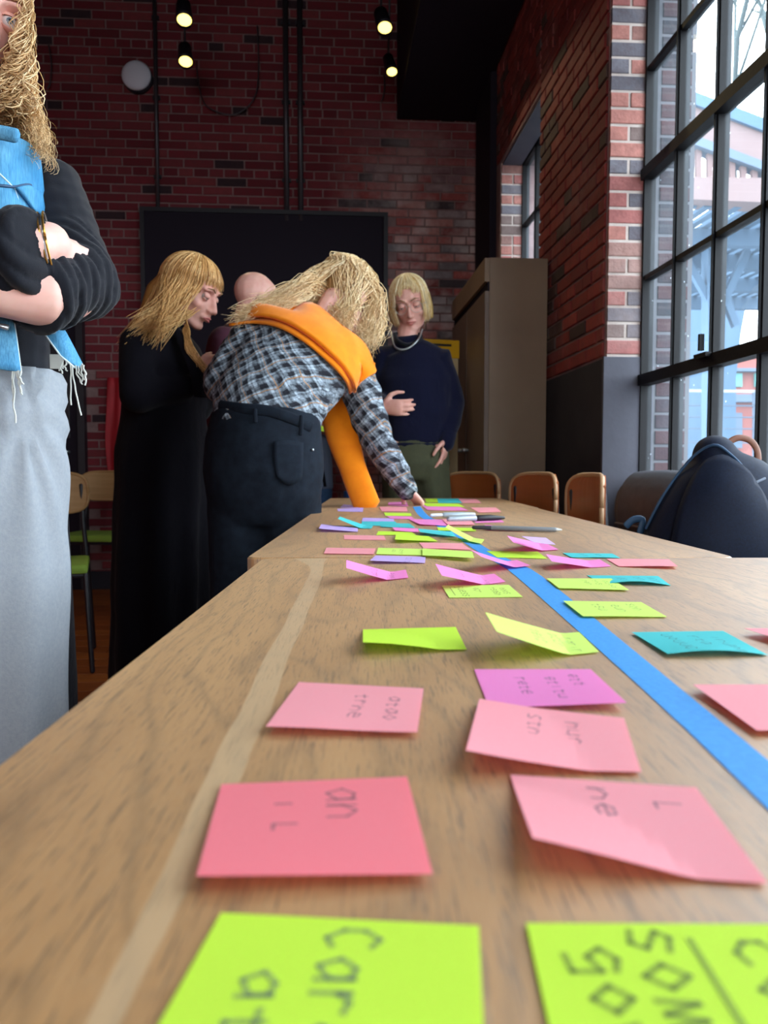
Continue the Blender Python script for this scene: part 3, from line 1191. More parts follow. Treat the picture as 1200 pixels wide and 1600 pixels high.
# the four large notes at the front
note('L', [(345, 1427), (748, 1447), (765, 1814), (121, 1830)], 'large lime note at the lower left edge of the photo, blurred grey word',
     write=('s', .0019, word('c', .44, .06, .2, .15) + word('are', .44, .22, .15, .16) + word('at', .2, .3, .13, .17)))
note('L', [(822, 1443), (1237, 1445), (1537, 1814), (905, 1814)], 'large lime note in the lower right corner with several lines of writing',
     write=('d', .0021, word('gowe', .16, .14, .13, .2) + word('some', .36, .03, .15, .2) + [[(.58, .1), (.6, .8)]] + word('core', .72, .1, .15, .2)))
note('R', [(346, 1226), (636, 1214), (676, 1366), (307, 1369)], 'coral pink note left of centre, nearest of the pink ones', lift=(0, .001, .002, .004),
     write=('s', .0014, word('il', .30, .2, .1, .25) + word('an', .56, .12, .16, .2)))
note('S', [(798, 1204), (1088, 1231), (1199, 1381), (832, 1310)], 'large pink note at right whose near left corner curls up', lift=(.002, 0, 0, .010), curve=0,
     write=('s', .0013, word('ne', .4, .1, .1, .2) + word('l', .72, .15, .12, .3)))
# middle distance
note('P', [(741, 1046), (923, 1046), (979, 1099), (764, 1106)], 'orchid pink note with a curled corner, tucked under a salmon note', lift=(0, 0, .0035, 0),
     write=('s', .0009, scrawl((.3, .55, .75), .08, .12)))
note('S', [(749, 1086), (975, 1120), (1002, 1207), (728, 1173)], 'salmon note overlapping the orchid pink one', lift=(.004, .0008, 0, .009), lv=.0006,
     write=('s', .0009, scrawl((.35, .6), .09, .14)))
note('S', [(467, 1066), (662, 1076), (652, 1145), (416, 1136)], 'salmon note alone on the left beside the pale wood streak', lift=(0, 0, .0015, .003),
     write=('s', .0009, scrawl((.5, .75), .09, .14)))
note('L', [(567, 980), (712, 978), (729, 1014), (567, 1004)], 'lime note alone left of centre with raised near edge', lift=(.002, .001, .0005, .008), curve=.001)
note('Y', [(758, 957), (905, 982), (936, 1019), (776, 986)], 'bright lime note standing up at its left side by the blue tape', lift=(.022, .003, 0, .021), curve=0,
     write=('s', .0007, scrawl((.42, .62, .75), .1, .14)))
note('Y', [(690, 915), (795, 914), (817, 933), (702, 934)], 'small lime note with an underlined heading and four short lines',
     write=('d', .0010, [[(.1, .2), (.1, .85)]] + word('guess', .2, .12, .09, .17) + scrawl((.42, .66, .8), .08, .13)))
note('T', [(987, 988), (1130, 986), (1200, 1024), (1043, 1022)], 'turquoise note on the right with three lines of writing', lift=(.001, 0, 0, .002), curve=.003,
     write=('s', .0008, scrawl((.25, .5, .72), .1, .16)))
note('S', [(1083, 1070), (1230, 1070), (1330, 1142), (1182, 1142)], 'pink note cut by the right edge of the photo, below the turquoise one', lift=(.003, 0, 0, .002))
note('S', [(1163, 982), (1290, 982), (1370, 1022), (1232, 1004)], 'pink note at the right edge beside the turquoise one, its left side lifted', lift=(.004, 0, 0, .004))
note('Y', [(880, 939), (1002, 941), (1042, 964), (911, 963)], 'lime note overlapping the right side of the blue tape', lift=(.001, 0, 0, .0012),
     write=('s', .0009, scrawl((.3, .52, .74), .1, .16)))
note('T', [(917, 899), (1028, 900), (1048, 915), (940, 913)], 'turquoise note partly under a lime note', curve=.0035,
     write=('s', .0007, scrawl((.35, .6, .8), .1, .16)))
note('Y', [(854, 904), (955, 904), (983, 922), (873, 919)], 'lime note covering a corner of a turquoise note', lv=.0012,
     write=('s', .0007, scrawl((.5, .65, .8), .07, .16)))
note('P', [(541, 875), (634, 889), (638, 903), (541, 886)], 'orchid pink note on the left lifted high over its red shadow', lift=(.023, .001, 0, .020), curve=0,
     write=('s', .0007, scrawl((.4, .68), .1, .18)))
note('P', [(680, 881), (772, 894), (790, 909), (690, 897)], 'orchid pink note lifted at left just behind the note with the heading', lift=(.021, .002, 0, .018), curve=0,
     write=('s', .0007, scrawl((.3, .65), .1, .18)))
note('P', [(735, 859), (808, 873), (829, 884), (752, 869)], 'orchid pink note lifted across the blue tape', lift=(.022, .002, 0, .020), curve=0, lv=.001)
note('L', [(760, 861), (840, 862), (855, 873), (777, 871)], 'lime note crossing the blue tape from the right, unmarked')
note('P', [(853, 866), (937, 873), (955, 885), (862, 876)], 'orchid pink note lifted at left, right of the tape', lift=(.014, .001, 0, .012), curve=0)
note('S', [(947, 873), (1045, 874), (1059, 885), (967, 885)], 'salmon note with a curled tip, last one at right near the table joint', lift=(0, 0, .003, 0))
note('T', [(879, 864), (957, 865), (969, 872), (893, 871)], 'turquoise note behind the lifted pink one at right',
     write=('s', .0007, scrawl((.3, .6), .1, .16)))
note('P', [(792, 837), (848, 843), (873, 859), (802, 846)], 'orchid pink note lifted beneath a lavender one', lift=(.022, .004, 0, .018), curve=0)
note('V', [(815, 838), (853, 839), (868, 848), (834, 846)], 'lavender note lying on a lifted pink note', lift=(.021, .018, .014, .017), lv=.004)
note('V', [(587, 868), (665, 870), (664, 880), (578, 876)], 'pale lavender note in front of the long lime pair', lift=(0, 0, 0, .004),
     write=('s', .0007, scrawl((.62,), .12, .2)))
note('Y', [(591, 856), (666, 858), (666, 868), (588, 866)], 'left lime note of the long lime pair at the table joint',
     write=('s', .0007, scrawl((.3, .45), .08, .2)))
note('Y', [(660, 857), (738, 862), (741, 872), (660, 868)], 'right lime note of the long lime pair at the table joint', lift=(.001, .003, .004, .001), lv=.0009)
note('S', [(510, 856), (587, 857), (584, 866), (506, 865)], 'salmon note at the left beside the long lime pair')
note('S', [(537, 836), (600, 837), (603, 844), (538, 843)], 'salmon note on the left part of the middle table')
note('S', [(655, 848), (722, 849), (736, 859), (662, 857)], 'salmon note touching the left side of the blue tape')
note('L', [(591, 830), (643, 831), (650, 836), (588, 836)], 'lime note behind another lime note, left half of table')
note('L', [(619, 834), (670, 838), (684, 846), (617, 843)], 'lime note lifted at its near left edge', lift=(.004, .001, 0, .006))
note('V', [(502, 819), (559, 825), (559, 831), (498, 826)], 'lavender note, leftmost on the middle table', lift=(.006, 0, 0, .006))
note('T', [(531, 807), (583, 820), (580, 826), (528, 811)], 'turquoise note bent up steeply at its left end', lift=(.02, .002, 0, .02))
note('V', [(567, 809), (615, 810), (616, 815), (565, 815)], 'lavender note just behind two turquoise notes')
note('T', [(566, 814), (618, 815), (622, 822), (564, 821)], 'turquoise note, left one of two side by side')
note('T', [(600, 817), (640, 818), (649, 825), (594, 823)], 'turquoise note, right one of two side by side', lv=.0008)
note('P', [(613, 824), (653, 826), (654, 832), (617, 829)], 'orchid pink note in front of the two turquoise notes', lift=(.003, 0, 0, .002))
note('T', [(653, 826), (706, 831), (713, 839), (657, 832)], 'turquoise note crossing the blue tape from the left', lift=(.006, 0, 0, .005), lv=.001)
note('L', [(683, 824), (740, 825), (744, 830), (685, 829)], 'lime note under the slanting lime strip', lv=.0006)
note('Y', [(700, 820), (757, 842), (752, 849), (696, 824)], 'lime strip slanting over the blue tape', lift=(.020, .001, .001, .018), lv=.0015)
note('P', [(638, 811), (694, 812), (702, 822), (656, 819)], 'orchid pink note, left one behind the slanting lime strip', lift=(0, 0, 0, .003))
note('S', [(690, 811), (735, 812), (742, 820), (700, 820)], 'salmon note beside an orchid pink note near the marker', lift=(0, 0, 0, .001), lv=.0006)
note('P', [(735, 810), (777, 808), (788, 816), (744, 817)], 'orchid pink note between the marker and the grey pen', lift=(0, .003, 0, 0))
note('P', [(757, 820), (806, 824), (819, 830), (762, 827)], 'orchid pink note in front of the grey pen', lift=(.003, 0, 0, .002))
note('L', [(600, 801), (642, 802), (643, 806), (602, 806)], 'short lime note in front of the orange knitted sleeve')
note('P', [(604, 806), (642, 807), (648, 811), (611, 811)], 'orchid pink note in front of the short lime one')
note('S', [(593, 792), (635, 792), (637, 799), (597, 799)], 'salmon note beside the foot of the orange sleeve')
note('V', [(527, 795), (568, 793), (567, 800), (528, 799)], 'lavender note left of the orange sleeve, nearer one')
note('V', [(537, 788), (562, 791), (560, 794), (531, 793)], 'lavender note left of the orange sleeve, farther one', lift=(.002, 0, 0, 0))
note('P', [(607, 785), (635, 784), (638, 791), (606, 790)], 'orchid pink note under the reaching hand')
note('P', [(660, 790), (715, 790), (732, 798), (668, 797)], 'orchid pink note behind the silver marker, right of the hand')
note('L', [(660, 786), (716, 787), (726, 792), (667, 791)], 'lime note right of the reaching hand', lv=.0006)
note('L', [(664, 779), (684, 779), (690, 785), (666, 785)], 'lime note at the far end of the tables')
note('T', [(683, 779), (716, 779), (722, 786), (685, 786)], 'turquoise note at the far end of the tables')
note('S', [(716, 779), (745, 780), (752, 786), (723, 786)], 'salmon note at the far end of the tables')
note('S', [(735, 793), (775, 793), (783, 800), (748, 801)], 'salmon note behind the black marker cap')

# blue tape
LE = [(645, 792), (652, 803), (662, 811), (682, 822), (712, 838), (724, 847), (745, 861), (778, 881), (806, 900), (1000, 1073), (1200, 1265), (1290, 1352)]
RE = [(657, 791), (664, 801), (676, 810), (704, 822), (728, 836), (744, 846), (768, 861), (808, 880), (846, 900), (1062, 1075), (1200, 1188), (1330, 1295)]
rows = []
for a, b in zip(LE, RE):
    p, q = T(*a, TZ + .0003), T(*b, TZ + .0003)
    rows.append([p, p.lerp(q, .5), q])
tape = grid_mesh(rows, .00015, sub=3).obj('masking_tape', M['tape'])
tag(tape, 'strip of blue masking tape running down the tables between notes', 'tape')
p = T(555, 778)
rl = MB()
seg = 28
ro, ri, hh = .05, .036, .027
vs, fs = [], []
for k in range(seg):
    a = 2 * PI * k / seg
    for rr, z in ((ro, 0), (ro, hh), (ri, hh), (ri, 0)):
        vs.append((rr * math.cos(a), rr * math.sin(a), z))
for k in range(seg):
    n_ = (k + 1) % seg
    for q in range(4):
        fs.append((k * 4 + q, n_ * 4 + q, n_ * 4 + (q + 1) % 4, k * 4 + (q + 1) % 4))
e = empty('tape_roll', (p.x, p.y + .05, TZ + .001), 'roll of blue tape lying behind the orange sleeve', 'tape')
rl.add(vs, fs).obj('roll', M['blue_tape_roll'], e, local=True)
MB().tube([(0, 0, .001), (0, 0, hh - .001)], ri - .001, caps=False, seg=20).obj('core', M['pad_paper'], e, local=True)


# ------------------------------------------------------------------ pens
def pen(name, a, b, r, label, body, parts):
    a, b = Vector(a), Vector(b)
    e = empty(name, a, label, 'pen')
    for pn, t0, t1, r0, r1, m in parts:
        MB().tube([a.lerp(b, t0), a.lerp(b, (t0 + t1) / 2), a.lerp(b, t1)], [r0 * r, max(r0, r1) * r, r1 * r], seg=12, cap_rows=2).obj(pn, m, e, smooth=True)
    d = (b - a).normalized()
    return e


zt = TZ + .0075
pen('marker_pen', T(702, 811, zt), T(787, 809, zt), .0068, 'silver marker with a black cap lying on pink notes', None,
    [('barrel', 0, .48, .95, 1.0, M['pen_silver']), ('grip', .44, .56, .9, .9, M['pen_grey']), ('cap', .52, 1.0, 1.25, .55, M['black_metal'])])
pen('white_pen', T(674, 805, zt + .003), T(740, 804, zt + .003), .0065, 'white and silver pen beside the marker with the black cap', None,
    [('barrel', .3, 1.0, 1.1, .85, M['pen_silver']), ('tip', 0, .32, .6, .7, M['pen_white']), ('clip', .35, .9, .4, .3, M['pen_white'])])
pen('grey_pen', T(740, 824, TZ + .006), T(877, 828, TZ + .006), .0052, 'long grey pen lying across the right of the middle table', None,
    [('barrel', .22, .93, 1.0, .95, M['pen_grey']), ('cap', 0, .25, .75, .9, M['plaster_grey']), ('tip', .92, 1.0, .7, .3, M['pen_white'])])

# ------------------------------------------------------------------ wall fittings
scr = empty('wall_screen', ((SCREEN[0] + SCREEN[1]) / 2, BY, SCREEN[2]), 'large matte black screen mounted on the brick wall', 'screen')
MB().box((SCREEN[0] + .03, BY - .05, SCREEN[2] + .03), (SCREEN[1] - .03, BY - .012, SCREEN[3] - .03)).obj('panel', M['black_paint'], scr)
fr = MB()
x0, x1, z0, z1 = SCREEN
fr.box((x0, BY - .065, z1 - .03), (x1, BY - .01, z1)).box((x0, BY - .065, z0), (x1, BY - .01, z0 + .03))
fr.box((x0, BY - .065, z0 + .03), (x0 + .03, BY - .01, z1 - .03)).box((x1 - .03, BY - .065, z0 + .03), (x1, BY - .01, z1 - .03))
fr.obj('frame', M['black_metal'], scr)


def wallpt(px, py, off=.03):
    r = ray(px, py)
    return CAM + r * ((BY - off - CAM.y) / r.y)


p = wallpt(213, 118, .06)
e = empty('wall_speaker', p, 'round pale grey wall fitting high on the brick wall', 'speaker')
MB().ell(p, (.102, .035, .102), seg=28, rows=14).obj('cover', M['pale_disc'], e, smooth=True)
MB().tube([p + Vector((0, .01, 0)), p + Vector((0, .06, 0))], .105, seg=28, caps=False).obj('rim', M['plaster_dark'], e, smooth=True)
for px, lab, r in ((247, 'thin dark conduit left of the lamps on the brick wall', .014), (448, 'left one of the two conduits side by side', .020), (470, 'right one of the two conduits side by side', .020)):
    a, b = wallpt(px, 346, .035), wallpt(px - (0 if px > 300 else 2), 0, .035)
    b = Vector((a.x, a.y, CZ - .01))
    e = empty('conduit', (a.x, a.y, 2.74), lab, 'pipe', 'conduits on the brick wall')
    MB().tube([a, b], r, seg=12, caps=False).obj('pipe', M['conduit'], e, smooth=True)
    for k in range(3):
        z = 2.95 + k * .55
        MB().box((a.x - r - .012, BY - .03, z), (a.x + r + .012, BY - .01, z + .025)).obj('clamp', M['black_metal'], e)
for nm, pts, lab in (('cable', [(306, 96), (312, 140), (322, 165), (350, 178), (375, 176), (398, 152), (404, 110), (402, 40)], 'thin grey cable hanging in a loop on the brick wall'),
                     ('cable', [(600, 116), (601, 135), (599, 150), (596, 158)], 'short loose cable end below the right lamps'),
                     ('cable', [(76, 70), (80, 100), (78, 130), (74, 138)], 'short dark cable at the left behind the curly hair')):
    c = MB().tube(spline([wallpt(x, y, .05) for x, y in pts], 24), .005, seg=6).obj('hanging_cable', M['conduit'], smooth=True)
    tag(c, lab, 'cable')

# ------------------------------------------------------------------ lamps under the ceiling
for i, (px, py, d, lab) in enumerate(((288, 31, 4.45, 'small lit spotlight, upper one of the left pair'),
                                      (290, 96, 4.90, 'small lit spotlight, lower one of the left pair'),
                                      (601, 43, 4.55, 'small lit spotlight, upper one of the right pair'),
                                      (612, 112, 5.05, 'small lit spotlight, lower one of the right pair'))):
    c = W(px, py, d)
    e = empty('spotlight', (c.x, c.y, CZ), lab, 'lamp', 'spotlights under the ceiling')
    e.location = (c.x, c.y, c.z)
    r = .036 if i < 3 else .03
    ax = Vector((.12, -.55, -.83)).normalized()
    MB().tube([c - ax * .15, c - ax * .02, c + ax * .006], [r * 1.15, r * 1.3, r * 1.35], seg=20, caps=False).obj('housing', M['black_metal'], e, smooth=True)
    MB().ell(c, (r * 1.15, r * 1.15, r * .75), seg=20, rows=10).obj('lens', M['lamp'], e, smooth=True)
    MB().tube([c - ax * .14, Vector((c.x, c.y, CZ - .005))], .007, seg=8, caps=False).obj('stem', M['black_metal'], e, smooth=True)
    ld = bpy.data.lights.new('spot_glow', 'SPOT')
    ld.energy = 9
    ld.color = (1, .82, .5)
    ld.spot_size = math.radians(75)
    ld.shadow_soft_size = .03
    lo = bpy.data.objects.new('spot_glow', ld)
    COL.objects.link(lo)
    lo.location = c + ax * .06
    lo.rotation_euler = (-ax).to_track_quat('Z', 'Y').to_euler()

# ------------------------------------------------------------------ cupboard
CX0, CX1, CY0, CY1, CH = .762, 1.070, 3.72, 4.72, 1.905
e = empty('cupboard', ((CX0 + CX1) / 2, (CY0 + CY1) / 2, 0), 'tall beige cupboard standing against the brick pier', 'cupboard')
b = MB().box((CX0 + .02, CY0, .06), (CX1, CY1, CH))
b.obj('carcass', M['cabinet'], e, bevel=.004)
MB().box((CX0 + .03, CY0 + .02, 0), (CX1 - .02, CY1 - .02, .062)).obj('plinth', M['black_paint'], e)
MB().box((CX0 - .004, CY0 + .004, CH - .115), (CX0 + .021, CY1 - .004, CH - .002)).obj('top_rail', M['cabinet'], e, bevel=.002)
for k in range(2):
    y0 = CY0 + .005 + k * (CY1 - CY0) / 2
    dr = MB().box((CX0 - .002, y0, .07), (CX0 + .021, y0 + (CY1 - CY0) / 2 - .008, CH - .16)).obj('door', M['cabinet_door'], e, bevel=.002)
    yy = y0 + (.42 if k == 0 else .06)
    MB().tube([(CX0 - .002, yy, .98), (CX0 - .028, yy, .98)], [.008, .012], seg=12).obj('knob', M['silver'], dr, smooth=True)
MB().box((CX0 + .012, CY0 + .004, CH - .16), (CX0 + .021, CY1 - .004, CH - .115)).obj('finger_gap', M['black_paint'], e)

# flip chart pad on a stand
pa, pb = W(640, 534, 4.22), W(718, 532, 4.30)
e = empty('flip_chart', ((pa.x + pb.x) / 2, (pa.y + pb.y) / 2 + .1, 0), 'paper flip chart with yellow header beside the cupboard', 'flip chart')
ux = (Vector((pb.x, pb.y, 0)) - Vector((pa.x, pa.y, 0))).normalized()
wd = .37
tr_ = Vector((pb.x, pb.y, 0))
tl_ = tr_ - ux * wd
mt = Matrix.Translation(tl_) @ Matrix((ux, Vector((-ux.y, ux.x, 0)), Vector((0, 0, 1)))).transposed().to_4x4()
ztop = pb.z
MB().box((0, 0, ztop - .10), (wd, .018, ztop), mt).obj('header', M['yellow_card'], e, bevel=.003)
MB().box((wd - .20, -.004, ztop - .036), (wd - .05, .001, ztop - .024), mt).obj('handle_slot', M['black_metal'], e)
MB().box((.004, .003, ztop - .76), (wd - .006, .014, ztop - .10), mt).obj('paper_pad', M['pad_paper'], e)
MB().box((.0, .019, ztop - .80), (wd, .026, ztop - .01), mt).obj('backboard', M['black_paint'], e)
for sx in (.08, wd - .08):
    MB().bar(mt @ Vector((sx, .03, ztop - .3)), mt @ Vector((sx + (.0 if sx > .3 else -.1), -.02, .012)), .022, .022).obj('leg', M['black_metal'], e)
MB().bar(mt @ Vector((wd / 2, .035, ztop - .2)), mt @ Vector((wd / 2, .38, .012)), .022, .022).obj('leg', M['black_metal'], e)
MB().bar(mt @ Vector((0.02, -.0, ztop - .81)), mt @ Vector((wd - .02, -.0, ztop - .81)), .05, .018).obj('tray', M['black_metal'], e)

# red cloth
a = W(170, 590, 5.05)
rows = []
for k, (xl, xr, yy) in enumerate(((168, 179, 590), (166, 180, 640), (164, 181, 690), (168, 182, 735), (174, 183, 775))):
    rows.append([wallpt(xl + (xr + 12 - xl) * s / 4, yy, .028 + .012 * math.sin(s * 2.2 + k)) for s in range(5)])
o = grid_mesh(rows, .004).obj('red_banner', M['red_cloth'], smooth=True)
tag(o, 'narrow red cloth hanging behind the woman in the long black dress', 'cloth')


# ------------------------------------------------------------------ chairs
def rounded_slab(w, h, th, r, bend, seg=6):
    """rounded rectangle in x,z, curved about z by bend, thickness along y"""
    rows = []
    nx, nz = 12, 6
    for k in range(nz + 1):
        v = -1 + 2 * k / nz
        zz = v * h / 2
        inset = 0
        dz = abs(zz) - (h / 2 - r)
        if dz > 0:
            inset = r - math.sqrt(max(0, r * r - dz * dz))
        hw = w / 2 - inset
        rows.append([Vector((u * hw, bend * (1 - (u * hw / (w / 2)) ** 2), zz)) for u in [(-1 + 2 * i / nx) for i in range(nx + 1)]])
    return grid_mesh(rows, th, sub=1)


def make_chair(label, back_m, edge_m, seat_m, group):
    """faces local -Y... the sitter looks toward -Y; backrest at +Y"""
    e = empty('wooden_chair', (0, 0, 0), label, 'chair', group)
    s = MB().box((-.20, -.20, .43), (.20, .20, .47))
    s.obj('seat', seat_m, e, bevel=.015, local=True)
    g = rounded_slab(.40, .19, .014, .06, .035)
    bk = MB().add([Vector(p) + Vector((0, .20, .765)) for p in g.v], g.f).obj('backrest', back_m, e, smooth=False, local=True)
    # bright laminated edge
    ed = []
    for t in range(33):
        a = 2 * PI * t / 32
        cx = math.copysign(min(.2, .2 * abs(math.cos(a)) ** .45), math.cos(a))
        cz = math.copysign(.095 * abs(math.sin(a)) ** .6, math.sin(a))
        ed.append(Vector((cx, .20 + .035 * (1 - (cx / .2) ** 2) + .007 - .004, .765 + cz)))
    MB().tube(ed, .0078, seg=6, caps=False).obj('laminated_edge', edge_m, e, smooth=True, local=True)
    for sx in (-1, 1):
        MB().tube([(sx * .17, .215, .80), (sx * .175, .23, .62), (sx * .19, .20, .44), (sx * .21, .27, .012)], .011, seg=10).obj('leg', M['black_metal'], e, smooth=True, local=True)
        MB().tube([(sx * .19, -.17, .43), (sx * .21, -.21, .012)], .011, seg=10).obj('leg', M['black_metal'], e, smooth=True, local=True)
    MB().tube([(-.19, .20, .42), (.19, .20, .42), (.19, -.17, .42), (-.19, -.17, .42), (-.19, .20, .42)], .01, seg=8).obj('seat_frame', M['black_metal'], e, local=True)
    return e


def face(e, p, look):
    e.location = (p.x, p.y, 0)
    d = Vector(look)
    e.rotation_euler = (0, 0, math.atan2(d.x, -d.y))


ch = make_chair('wooden chair with bright rounded edge, nearest of the row at the right of the tables', M['ply'], M['ply_edge'], M['ply'], 'wooden chairs along the right of the tables')
# place by the backrest: root = backrest centre - .2 behind
def put(e, px, d, ang):
    """backrest seen around photo column px at depth d; ang: direction the sitter looks, degrees from the camera axis (ccw = left)"""
    a = math.radians(90 + ang) - YAW
    look = Vector((math.cos(a), math.sin(a), 0))
    c = W(px, 770, d)
    p = Vector((c.x, c.y, 0)) + look * .21
    face(e, p, look)


put(ch, 914, 2.42, 91)
c2 = copy_tree(ch); c2['label'] = 'wooden chair, middle one of the row, in front of the beige cupboard'
put(c2, 833, 3.00, 105)
c3 = copy_tree(ch); c3['label'] = 'dark wooden chair at the far right corner of the tables'
put(c3, 736, 3.62, 124)
g1 = make_chair('chair with pale wooden back and green seat, nearer one at the left', M['tan_ply'], M['tan_ply'], M['green_pad'], 'chairs with green seats at the left')
put(g1, 66, 3.55, -160)
g2 = copy_tree(g1); g2['label'] = 'chair with pale wooden back and green seat, farther one near the red cloth'
put(g2, 172, 5.05, 175)

# padded grey bench back by the window
e = empty('padded_seat', tuple(Vector((W(1030, 780, 2.45).x, W(1030, 780, 2.45).y, 0))), 'dark grey padded seat below the window, behind the backpack', 'seat')
p0, p1 = W(985, 790, 2.62), W(1105, 790, 2.25)
p0.z = p1.z = .742
mid = p0.lerp(p1, .5)
q = MB().tube([p0, p0.lerp(p1, .12), mid, p0.lerp(p1, .88), p1], [.10, .13, .135, .13, .10], [.055, .085, .09, .085, .055], (0, 0, 1), seg=20)
blob('back_cushion', q, M['grey_pad'], e, voxel=.008, smooth=8, dec=.4)
MB().tube([p0 + Vector((-.08, -.075, -.045)), mid + Vector((-.085, -.08, -.05)), p1 + Vector((-.07, -.075, -.045))], .005, seg=8).obj('piping', M['plaster_grey'], e, smooth=True)
d = (p1 - p0).normalized(); nrm = Vector((-d.y, d.x, 0))
if nrm.x > 0:
    nrm = -nrm
MB().add(*(lambda a, b: ([a + nrm * -.04 + Vector((0, 0, -.74)), b + nrm * -.04 + Vector((0, 0, -.74)), b + nrm * .40 + Vector((0, 0, -.74)), a + nrm * .40 + Vector((0, 0, -.74)),
                          a + nrm * -.04 + Vector((0, 0, -.32)), b + nrm * -.04 + Vector((0, 0, -.32)), b + nrm * .40 + Vector((0, 0, -.32)), a + nrm * .40 + Vector((0, 0, -.32))],
                         [(0, 3, 2, 1), (4, 5, 6, 7), (0, 1, 5, 4), (1, 2, 6, 5), (2, 3, 7, 6), (3, 0, 4, 7)]))(p0, p1)).obj('seat_base', M['grey_pad'], e, bevel=.01)

# ------------------------------------------------------------------ backpack (stands on a chair at the right of the table)
BD = 1.62
b0 = W(1130, 870, BD)
bp = empty('backpack', (b0.x, b0.y, .44), 'navy backpack with tan leather handle standing beside the right table edge', 'backpack')
cs = [(1117, 712, .045, .05), (1122, 733, .090, .08), (1128, 770, .135, .095), (1134, 810, .168, .105), (1138, 860, .195, .11), (1142, 930, .215, .115), (1145, 1010, .215, .11)]
q = MB().tube([W(x, y, BD) for x, y, _, _ in cs], [a for *_, a, _ in cs], [b for *_, b in cs], R, seg=28)
body_o = blob('bag_body', q, M['navy_bag'], bp, voxel=.008, smooth=6, dec=.5,
              disp=lambda c: .004 * noise.noise(c * 9))
bag_bvh = BVHTree.FromObject(body_o, bpy.context.evaluated_depsgraph_get())
BOFF = bp.location.copy()


def onto(bvh, off, px, py, lift, fallback):
    o_ = CAM.copy()
    r = ray(px, py).normalized()
    hit = bvh.ray_cast(o_, r)
    if hit[0] is None:
        near = bvh.find_nearest(W(px, py, fallback))
        p, n = near[0], near[1]
    else:
        p, n = hit[0], hit[1]
    if n.dot(r) > 0:
        n = -n
    return p + n * lift


def bag(px, py, lift=.004):
    return onto(bag_bvh, BOFF, px, py, lift, BD)


fp_rows = [[(1105, 728), (1130, 722), (1152, 735), (1172, 760)], [(1080, 770), (1120, 762), (1155, 772), (1186, 790)],
           [(1060, 820), (1110, 815), (1160, 818), (1200, 828)], [(1050, 880), (1105, 880), (1165, 880), (1215, 885)],
           [(1048, 940), (1105, 945), (1170, 945), (1225, 945)]]
g = grid_mesh([[bag(x, y, .014 if 0 < i < 3 and 0 < k < 4 else .004) for i, (x, y) in enumerate(r_)] for k, r_ in enumerate(fp_rows)], .02)
g.obj('front_pocket', M['navy_bag'], bp, smooth=True)
MB().tube(spline([bag(x, y, .017) for x, y in ((1186, 752), (1165, 765), (1145, 800), (1132, 845), (1127, 900))], 18), .0028, seg=6).obj('seam', M['bag_seam'], bp, smooth=True)
MB().tube(spline([bag(x, y, .004) for x, y in ((1012, 826), (1036, 780), (1062, 742), (1092, 708), (1118, 697), (1140, 712), (1162, 735), (1184, 770), (1196, 815))], 30), .0032, seg=8).obj('zipper', M['bag_trim'], bp, smooth=True)
hp = spline([W(x, y, BD - .01) for x, y in ((1134, 704), (1141, 690), (1156, 684), (1173, 689), (1183, 704), (1184, 722), (1176, 727))], 22)
MB().tube(hp, .003, .007, R.cross(Vector((0, 0, 1))) * -1, seg=10).obj('handle', M['leather'], bp, smooth=True)
rows = [[W(1196 + s * 16 + k * 2, 800 + k * 26, BD + .04 + .02 * math.sin(k)) for s in range(4)] for k in range(6)]
grid_mesh(rows, .008).obj('shoulder_strap', M['bag_trim'], bp, smooth=True)
MB().tube(spline([W(x, y, BD + .04) for x, y in ((978, 822), (990, 812), (1004, 813), (1000, 832))], 12), .008, .003, R, seg=8).obj('webbing_strap', M['bag_trim'], bp, smooth=True)
# seat under the bag
q = W(1136, 870, BD + .02)
st = empty('stool', (q.x, q.y, 0), 'wooden stool under the navy backpack at the right of the table', 'stool')
MB().box((-.19, -.17, .405), (.19, .17, .437)).obj('seat', M['ply'], st, bevel=.012, local=True)
for sx in (-1, 1):
    for sy in (-1, 1):
        MB().tube([(sx * .15, sy * .13, .40), (sx * .17, sy * .15, .012)], .012, seg=10).obj('leg', M['black_metal'], st, smooth=True, local=True)

# ------------------------------------------------------------------ outside
g = struct('trim_10', MB().box((OX, -25, -.35), (60, 70, -.25)), M['asphalt'])
g.name = 'ground'
D0 = 9.5
cn = empty('canopy', W(1120, 600, D0 + 1), 'weathered outdoor canopy with slatted roof and balusters, beyond the window', 'canopy')


def vprism(px_pts, d0, d1):
    """prism from pixel outline (ccw) at depth d0 extruded straight back"""
    a = [W(x, y, d0) for x, y in px_pts]
    dv = FH * (d1 - d0)
    n = len(a)
    mb_ = MB()
    mb_.add(a + [p + dv for p in a], [tuple(range(n)), tuple(range(2 * n - 1, n - 1, -1))] + [(i, i + n, (i + 1) % n + n, (i + 1) % n) for i in range(n)])
    return mb_


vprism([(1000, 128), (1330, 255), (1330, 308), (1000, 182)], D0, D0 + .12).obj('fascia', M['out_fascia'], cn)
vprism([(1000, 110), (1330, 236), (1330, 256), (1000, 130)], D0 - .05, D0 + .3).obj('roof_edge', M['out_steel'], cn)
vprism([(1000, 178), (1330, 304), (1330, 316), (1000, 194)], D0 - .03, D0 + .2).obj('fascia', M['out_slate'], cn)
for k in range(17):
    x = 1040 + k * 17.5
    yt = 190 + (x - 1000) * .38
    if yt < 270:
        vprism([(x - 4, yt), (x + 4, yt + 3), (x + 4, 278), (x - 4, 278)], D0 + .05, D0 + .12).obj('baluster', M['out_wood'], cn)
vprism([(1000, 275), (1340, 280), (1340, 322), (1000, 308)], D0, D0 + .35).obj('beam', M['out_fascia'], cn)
zc = W(1120, 312, D0).z
sp0 = V(2.9, D0 + .3, zc)
